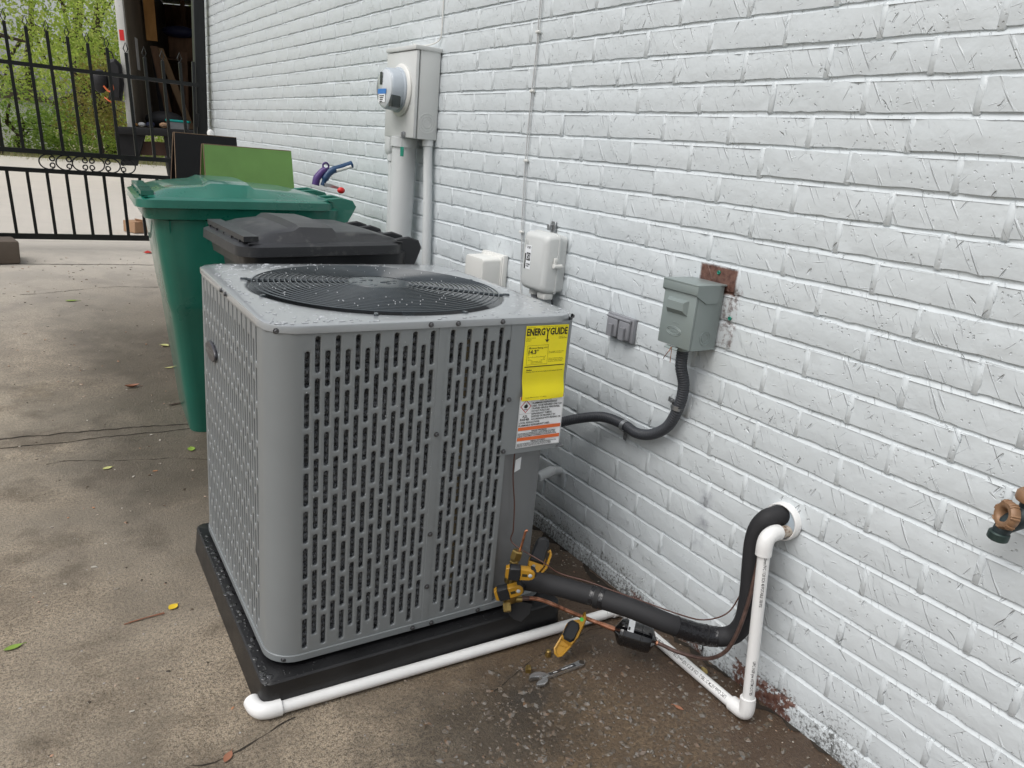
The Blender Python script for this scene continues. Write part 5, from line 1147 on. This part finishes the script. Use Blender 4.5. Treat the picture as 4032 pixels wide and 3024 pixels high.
def scroll(x0, x1, flip):
    """a C with both ends rolled in, lying between the two rails"""
    zc = .868; q = MB(); s = -1 if flip else 1; R_ = .058; xm = (x0 + x1) / 2
    pts = []
    for sg in (1, -1):
        arm = []
        for k in range(26):
            t = k / 25
            if t < .45:
                a = t / .45 * pi * .5; arm.append((xm + s * (-.062 * cos(a) + .01), zc + sg * .052 * sin(a)))
            else:
                u = (t - .45) / .55; a = pi / 2 - u * pi * 2.15; r = .026 * (1 - .62 * u); arm.append((xm + s * (.012 + .034 * min(1, u * 2.5) * .5 + r * cos(a)), zc + sg * (.026 + r * sin(a))))
        pts.append(arm)
    P = [(x, GY, z) for x, z in pts[0][::-1]] + [(x, GY, z) for x, z in pts[1][1:]]
    q.tube(P, .0052, 6); return q
sx = [-1.204, -1.099, -.995, -.896, -.788, -.688, -.583]
for k in range(6): add('scroll', scroll(sx[k], sx[k + 1], k > 2), M['iron'], gt, False)
ps = thing('gate_post', 'tall square black steel gate post against the end of the brick wall', 'post', (-.07, 6.62, gz(6.6)))
add('post', MB().rbox((-.070, 6.66, 1.5), (.078, .10, 2.6), .004), M['iron'], ps, False)
add('stop_bar', MB().rbox((-.128, 6.60, .95), (.022, .03, 1.45), .002), M['iron'], ps, False)
for z in (.6, 1.25): add('gate_hinge', MB().cyl((-.112, 6.585, z - .05), (-.112, 6.585, z + .05), .014, 12, .002), M['iron'], ps, False)
solo('capped_pipe', MB().cyl((-.10, 6.2, gz(6.2)), (-.10, 6.2, 1.16), .02, 16).lathe([(.023, 0), (.024, .02), (.018, .036), (0, .042)], (-.10, 6.2, 1.15), (0, 0, 1), 16, cap=False), M['pvc'], 'white capped plastic pipe standing by the wall near the gate post', 'pipe')
solo('edging_block', MB().rbox((-1.60, 6.05, gz(6.05) + .075), (.42, .24, .15), .012, 2, Matrix.Rotation(rad(8), 3, 'Z')), M['block'], 'brown concrete edging block at the left edge in front of the gate', 'block')
bxp = thing('cardboard_box', 'tan cardboard box on the drive behind the gate beside the green bin', 'box', (-.46, 7.6, .24))
add('side', MB().rbox((-.465, 7.6, .295), (.14, .16, .10), .003, 1, Matrix.Rotation(.5, 3, 'Z')), M['card'], bxp, False); add('flap', MB().rbox((-.42, 7.54, .335), (.07, .15, .006), .001, 1, Matrix.Rotation(.5, 3, 'Z') @ Matrix.Rotation(1.0, 3, 'Y')), M['card'], bxp, False)
solo('red_wrapper', MB().add([(-.56, 6.37, gz(6.37) + .004), (-.52, 6.36, gz(6.36) + .012), (-.505, 6.40, gz(6.4) + .004), (-.54, 6.43, gz(6.43) + .014), (-.57, 6.41, gz(6.41) + .005)], [(0, 1, 3, 4), (1, 2, 3)]), M['red'], 'crumpled red wrapper on the drive beside the green bin', 'wrapper')

M['lumber_t'] = wood_material('tan_board', (.16, .10, .05), (.24, .15, .08))
# ------------------------------------------------------------------ box truck parked beyond the gate
TY = rad(-16); TG = .24
tk = thing('box_truck', 'open rear of a white box truck with plywood lining parked beyond the gate', 'truck', (-.1, 12.0, TG), TY, None, 0, rad(-2.6))
t_ = lambda n, mb, m_, **k: add(n, mb, m_, tk, **k)
TWd, TL, TH, FL = 2.35, 4.6, 3.05, .86
t_('corner_post', MB().rbox((.235, .05, (FL + TH) / 2 - .05), (.095, .12, TH - FL + .1), .01), M['truck_w'])
t_('corner_post', MB().rbox((.235 + TWd, .05, (FL + TH) / 2), (.095, .12, TH - FL + .1), .01), M['truck_w'])
add('reflector', MB().box((.235, -.012, 2.02), (.055, .004, .13)), M['tape_r'], tk)
t_('outer_wall', MB().box((.20, TL / 2, (FL + TH) / 2), (.02, TL - .1, TH - FL)).box((.27 + TWd, TL / 2, (FL + TH) / 2), (.02, TL - .1, TH - FL)).box((.2 + TWd / 2, TL, (FL + TH) / 2), (TWd, .02, TH - FL)), M['truck_w'], kind='stuff')
t_('roof', MB().box((.235 + TWd / 2, TL / 2, TH + .04), (TWd + .1, TL, .05)), M['truck_w'])
t_('floor', MB().box((.235 + TWd / 2, TL / 2 + .05, FL - .03), (TWd, TL - .1, .06)), M['truck_in'])
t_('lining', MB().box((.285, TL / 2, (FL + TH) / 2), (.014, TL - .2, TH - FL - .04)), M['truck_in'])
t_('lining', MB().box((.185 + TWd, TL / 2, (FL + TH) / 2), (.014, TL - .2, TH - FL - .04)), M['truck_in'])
t_('headboard', MB().box((.235 + TWd / 2, TL - .06, (FL + TH) / 2), (TWd - .1, .014, TH - FL)), M['lumber_d'])
bp_ = t_('bumper', MB().rbox((.235 + TWd / 2 - .06, -.16, FL - .04), (TWd + .16, .34, .10), .01), M['truck_k'])
t_('bumper_leg', MB().slab([(.06, FL - .08), (.44, FL - .08), (.34, .50), (.30, .37), (.11, .37), (.09, .5)], (0, -.24, 0), (1, 0, 0), (0, 0, 1), .06, .006), M['truck_k'])
t_('bumper_leg', MB().slab([(.66, FL - .08), (1.0, FL - .08), (.96, .28), (.70, .28)], (0, -.24, 0), (1, 0, 0), (0, 0, 1), .06, .006), M['truck_k'])
t_('bumper_leg', MB().slab([(TWd - .3, FL - .08), (TWd + .1, FL - .08), (TWd, .40), (TWd - .2, .40)], (0, -.24, 0), (1, 0, 0), (0, 0, 1), .06, .006), M['truck_k'])
t_('cross_beam', MB().box((.9, -.1, .60), (1.2, .1, .18)), mat('rusty_beam', (.06, .03, .02), .8))
for x in (.42, TWd - .05):
    for y in (2.9,):
        wh_ = t_('wheel', MB().lathe([(.22, -.11), (.36, -.11), (.39, -.08), (.39, .08), (.36, .11), (.22, .11)], (x, y, .39), (1, 0, 0), 28), M['tool_b']); add('wheel_rim', MB().lathe([(.22, -.1), (.1, -.04), (.1, .04), (.22, .1)], (x, y, .39), (1, 0, 0), 20), M['steel'], wh_)
t_('chassis', MB().box((.8, 2.4, .66), (.1, 4.4, .14)).box((1.8, 2.4, .66), (.1, 4.4, .14)), M['truck_k'], kind='stuff')
TM = Matrix.Translation((-.1, 12.0, TG)) @ Matrix.Rotation(TY, 4, 'Z') @ Matrix.Rotation(rad(-2.6), 4, 'Y')
def intruck(name, mb, m_, label, cat, group=None): mb.xf(TM); return solo(name, mb, m_, label, cat, group)
intruck('wood_plank', MB().box((.41, 1.5, 2.62), (.15, .04, 1.0)), M['lumber'], 'broad amber plank standing high inside the truck box', 'plank')
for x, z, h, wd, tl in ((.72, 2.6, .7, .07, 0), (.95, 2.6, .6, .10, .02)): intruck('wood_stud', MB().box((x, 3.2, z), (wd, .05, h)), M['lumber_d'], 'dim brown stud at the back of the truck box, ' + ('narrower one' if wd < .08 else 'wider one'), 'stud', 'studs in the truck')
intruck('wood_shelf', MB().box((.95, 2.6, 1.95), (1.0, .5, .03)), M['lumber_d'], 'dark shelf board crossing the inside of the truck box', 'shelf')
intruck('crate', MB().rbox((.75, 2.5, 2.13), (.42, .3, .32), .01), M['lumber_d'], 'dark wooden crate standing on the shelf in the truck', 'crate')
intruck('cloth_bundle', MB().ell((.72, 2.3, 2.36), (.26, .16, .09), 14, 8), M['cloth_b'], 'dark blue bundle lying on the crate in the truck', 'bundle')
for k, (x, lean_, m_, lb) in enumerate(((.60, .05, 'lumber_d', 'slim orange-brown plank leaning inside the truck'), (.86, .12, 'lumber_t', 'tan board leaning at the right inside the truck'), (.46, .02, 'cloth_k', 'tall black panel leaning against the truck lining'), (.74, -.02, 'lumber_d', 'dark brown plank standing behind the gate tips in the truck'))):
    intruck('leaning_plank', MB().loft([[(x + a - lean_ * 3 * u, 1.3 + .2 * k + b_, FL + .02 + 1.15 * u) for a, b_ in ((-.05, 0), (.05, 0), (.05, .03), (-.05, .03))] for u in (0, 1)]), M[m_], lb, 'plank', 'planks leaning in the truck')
tb = thing('storage_tote', 'cloudy plastic tote with teal lid on the truck floor', 'tote', tuple((TM @ Vector((.80, .28, FL)))), TY)
add('tub', MB().loft([[(x, y, z) for x, y in rrect(a, b_, .02, 4)] for a, b_, z in ((.26, .2, 0), (.29, .23, .10))]), M['clear_t'], tb); add('tote_lid', MB().rbox((0, 0, .118), (.31, .25, .03), .008), M['teal'], tb)
for (x, s, m_, lb), nm_ in zip(((.36, .05, 'paper', 'white crumpled paper cup on the truck sill'), (.47, .06, 'cloth_b', 'dark rag heap on the truck sill'), (.64, .06, 'card', 'tan offcut on the truck sill beside the tote'), (.28, .035, 'lumber', 'small amber wood chip at the left end of the truck sill')), ('paper_cup', 'rag_heap', 'wood_offcut', 'wood_chip')):
    intruck(nm_, MB().ell((x, .05, FL + .03 + s * .4), (s, s * .9, s * .6), 8, 5), M[m_], lb, nm_.replace('_', ' '))
intruck('tool_bag', MB().ell((.60, .5, FL + .13), (.26, .2, .12), 14, 8), M['cloth_k'], 'low black tool bag slumped on the truck floor', 'bag')
intruck('paper_notice', MB().box((.296, .75, 1.86), (.004, .22, .42)), M['paper'], 'white notice sheet stuck on the truck lining', 'paper')
intruck('hanging_cord', MB().tube(spline([(.31, .6, 3.0), (.31, .62, 2.75), (.34, .5, 2.62), (.42, .4, 2.58), (.50, .35, 2.64)], 8), .012, 8).tube(spline([(.32, .9, 3.0), (.32, .85, 2.7), (.36, .7, 2.6)], 8), .01, 8), M['cloth_k'], 'black cord looped on hooks high in the truck', 'cord')
bk = thing('backpack', 'black backpack with orange strap hanging outside the white truck post', 'backpack', tuple(TM @ Vector((.05, -.05, 1.2))), TY)
add('pack', MB().slab([(-.05, -.22), (.08, -.22), (.12, .0), (.10, .24), (.04, .30), (-.03, .27), (-.06, .05)], (.03, -.05, .22), (1, 0, 0), (0, 0, 1), .22, .04), M['cloth_k'], bk); add('side_pouch', MB().ell((-.12, -.1, .22), (.10, .10, .15), 12, 8), M['cloth_k'], bk)
add('strap', MB().tube(spline([(-.06, -.22, .16), (.0, -.24, .10), (.05, -.23, .13), (.03, -.2, .22)], 6), .011, 7), M['orange_p'], bk); add('strap', MB().tube(spline([(-.06, -.2, .02), (.0, -.24, -.02), (.05, -.2, -.04)], 6), .009, 7), M['orange_p'], bk)
add('top_loop', MB().tube(spline([(-.02, -.05, .5), (-.03, -.05, .58), (.02, -.05, .60), (.05, -.05, .52)], 6), .009, 7), M['cloth_k'], bk)

# ------------------------------------------------------------------ trees, shrubs and verge
M['fol_y'] = island_material('painted_backlit_leaves', [(0, (.26, .38, .06)), (.4, (.44, .58, .11)), (.75, (.57, .68, .16)), (1, (.68, .73, .25))], .5, .6)  # leaf colours here and below raised, bright backlight painted into them
M['fol_g'] = island_material('deep_leaves', [(0, (.17, .29, .055)), (.5, (.33, .48, .10)), (1, (.47, .60, .16))], .5, .6)
M['fol_o'] = island_material('new_leaves', [(0, (.26, .28, .05)), (.5, (.42, .40, .10)), (1, (.48, .36, .14))], .5, .45)
def crown(rr, blobs, n, ls):
    """leaf-sized blades gathered in clumps through the given ellipsoids"""
    V = []; F = []
    tot = sum(b[3] * b[4] * b[5] for b in blobs)
    for (cx, cy, cz, rx, ry, rz_) in blobs:
        k = int(.8 * n * rx * ry * rz_ / tot); clumps = []
        for _ in range(max(6, k // 26)):
            while True:
                p = np.array([rr.uniform(-1, 1) for _ in range(3)]); d = np.linalg.norm(p)
                if d < 1 and (d > .45 or rr.random() < .35): break
            clumps.append(p * rr.uniform(.85, 1.1))
        for i in range(k):
            c = clumps[rr.randrange(len(clumps))]; s = .14
            p = Vector((cx + (c[0] + rr.gauss(0, s)) * rx, cy + (c[1] + rr.gauss(0, s)) * ry, cz + (c[2] + rr.gauss(0, s)) * rz_))
            l = ls * rr.uniform(.6, 1.35); a = Vector((rr.uniform(-1, 1), rr.uniform(-1, 1), rr.uniform(-.9, .5))).normalized(); b_ = a.orthogonal().normalized(); b_ = (Matrix.Rotation(rr.uniform(0, 6.28), 3, a) @ b_)
            o = len(V); V += [tuple(p - a * l * .5), tuple(p + b_ * l * .27), tuple(p + a * l * .5), tuple(p - b_ * l * .27)]; F.append((o, o + 1, o + 2, o + 3))
    m_ = MB(); m_.v = V; m_.f = F; return m_
def tree(name, label, x, y, h, tr, blobs, n, ls, mt, seed, limbs=5, cat='tree', grp='trees beyond the gate'):
    kk = 1.28; x = -1.41 + (x + 1.41) * kk; y *= kk; h *= kk; tr *= kk; ls *= kk * .9
    blobs = [(-1.41 + (b[0] + 1.41) * kk, b[1] * kk, 1.1 + (b[2] - 1.1) * kk, b[3] * kk, b[4] * kk, b[5] * kk) for b in blobs]
    rr = random.Random(seed); t = thing(name, label, cat, (x, y, .24), 0, grp)
    q = MB(); P = [(x + rr.uniform(-.05, .05) * i, y + rr.uniform(-.05, .05) * i, .2 + h * i / 5) for i in range(6)]; q.tube(P, [tr * (1.25 - .17 * i) for i in range(6)], 10)
    for k in range(limbs):
        b = blobs[k % len(blobs)]; i = rr.randrange(1, 5); e = Vector((b[0] + rr.uniform(-.5, .5) * b[3], b[1] + rr.uniform(-.5, .5) * b[4], b[2] + rr.uniform(-.3, .5) * b[5])); s = Vector(P[i]); mdl = s.lerp(e, .5) + Vector((rr.uniform(-.2, .2), rr.uniform(-.2, .2), .15)); q.tube([s, mdl, e], [tr * .5, tr * .3, tr * .12], 7)
    add('trunk', q, M['bark'], t, False); add('crown', crown(rr, blobs, n, ls), mt, t, False, smooth=None); return t
tree('broadleaf_tree', 'bright green tree with dark trunk at the far left behind the gate', -1.55, 16.5, 4.5, .13, [(-1.3, 16.5, 3.9, 1.6, 1.4, 1.6), (-.4, 16.8, 3.0, 1.0, 1.0, 1.2), (-2.3, 16.3, 3.0, 1.2, 1.2, 1.6), (-.9, 16.2, 2.2, .9, .8, .9), (-1.0, 17, 5.6, 2.0, 1.6, 1.4)], 17000, .085, M['fol_y'], 21, 10)
tree('broadleaf_tree', 'dark leaved tree showing sky gaps above the middle of the gate', .6, 26, 5.5, .16, [(.3, 26, 5.6, 1.5, 1.5, 1.3), (1.6, 26.3, 6.2, 1.3, 1.3, 1.5), (1.9, 26, 4.4, .9, 1.0, 1.3)], 9000, .11, M['fol_g'], 22, 9)
tree('broadleaf_tree', 'light green tree standing close left of the truck post', .55, 19, 3.0, .09, [(.45, 19, 3.1, .75, .8, 1.1), (.7, 19.2, 2.2, .7, .8, .9), (-.2, 19, 2.3, .7, .7, .8)], 8000, .08, M['fol_y'], 23, 7)
tree('young_tree', 'young tree with yellowish new leaves in front of the shrubs', .22, 17.2, 1.5, .035, [(.2, 17.2, 1.75, .55, .5, .65), (.0, 17.3, 1.2, .6, .5, .45), (.55, 17.3, 1.3, .4, .4, .5)], 3600, .07, M['fol_o'], 24, 6)
tree('shrub', 'dense green shrub on the verge under the bright left tree', -1.2, 17.6, .9, .05, [(-1.1, 17.6, .95, .9, .7, .7), (-.35, 17.8, .8, .8, .7, .6)], 5600, .075, M['fol_g'], 25, 5, 'shrub', 'shrubs on the verge')
tree('shrub', 'pale green shrub on the verge left of the truck bumper', .35, 18.4, .7, .04, [(.3, 18.4, .75, .9, .6, .55), (1.0, 18.6, .8, .8, .6, .55)], 5000, .07, M['fol_y'], 26, 5, 'shrub', 'shrubs on the verge')
tree('broadleaf_tree', 'deep green tree mass far behind the shrubs', -.5, 28, 4.0, .14, [(-2.2, 28, 2.0, 2.2, 1.4, 1.9), (.6, 28.5, 1.7, 2.2, 1.4, 1.5), (3.0, 28, 2.2, 2.2, 1.4, 2.0)], 13000, .12, M['fol_y'], 27, 8)
tree('broadleaf_tree', 'second deep green tree far behind, hidden by the truck', 5.5, 29, 5.0, .16, [(5.5, 29, 4, 2.6, 1.6, 3.2), (8.5, 30, 4, 2.6, 1.6, 3.2)], 6000, .14, M['fol_g'], 28, 8)
tree('broadleaf_tree', 'bushy tree left of the gate, mostly outside the photo', -4.8, 18, 4.5, .14, [(-4.6, 18, 3.4, 2.0, 1.6, 2.6), (-6.6, 19, 3.6, 2.0, 1.6, 2.8)], 8000, .11, M['fol_y'], 29, 8)
shd = thing('garden_shed', 'white painted shed wall glimpsed between leaves behind the gate', 'shed', (-.85, 25.6, .24))
add('wall', MB().box((-.80, 25.6, .85), (1.2, 1.2, 1.25)), M['shed'], shd, False); add('roof', MB().loft([[(-1.5, y, 1.47), (-.1, y, 1.47), (-.80, y, 1.9)] for y in (24.9, 26.3)]), M['block'], shd, False, smooth=20)
rr = random.Random(44); V = MB()
for i in range(9000):
    x, y = rr.uniform(-6, 6), rr.uniform(19.0, 27); 
    if rr.random() < (y < 20) * .6: continue
    h = rr.uniform(.04, .16); a = rr.uniform(0, 6.28); dx, dy = cos(a) * .008, sin(a) * .008; bx_, by_ = rr.uniform(-.05, .05), rr.uniform(-.05, .05)
    V.add([(x - dx, y - dy, .21), (x + dx, y + dy, .21), (x + bx_, y + by_, .21 + h)], [(0, 1, 2)])
o = add('verge_grass', V, island_material('dry_grass', [(0, (.16, .18, .05)), (.5, (.28, .28, .10)), (1, (.40, .36, .18))], .8), smooth=None); o['kind'] = 'stuff'; o['label'] = 'rough yellow-green grass along the verge behind the drive'
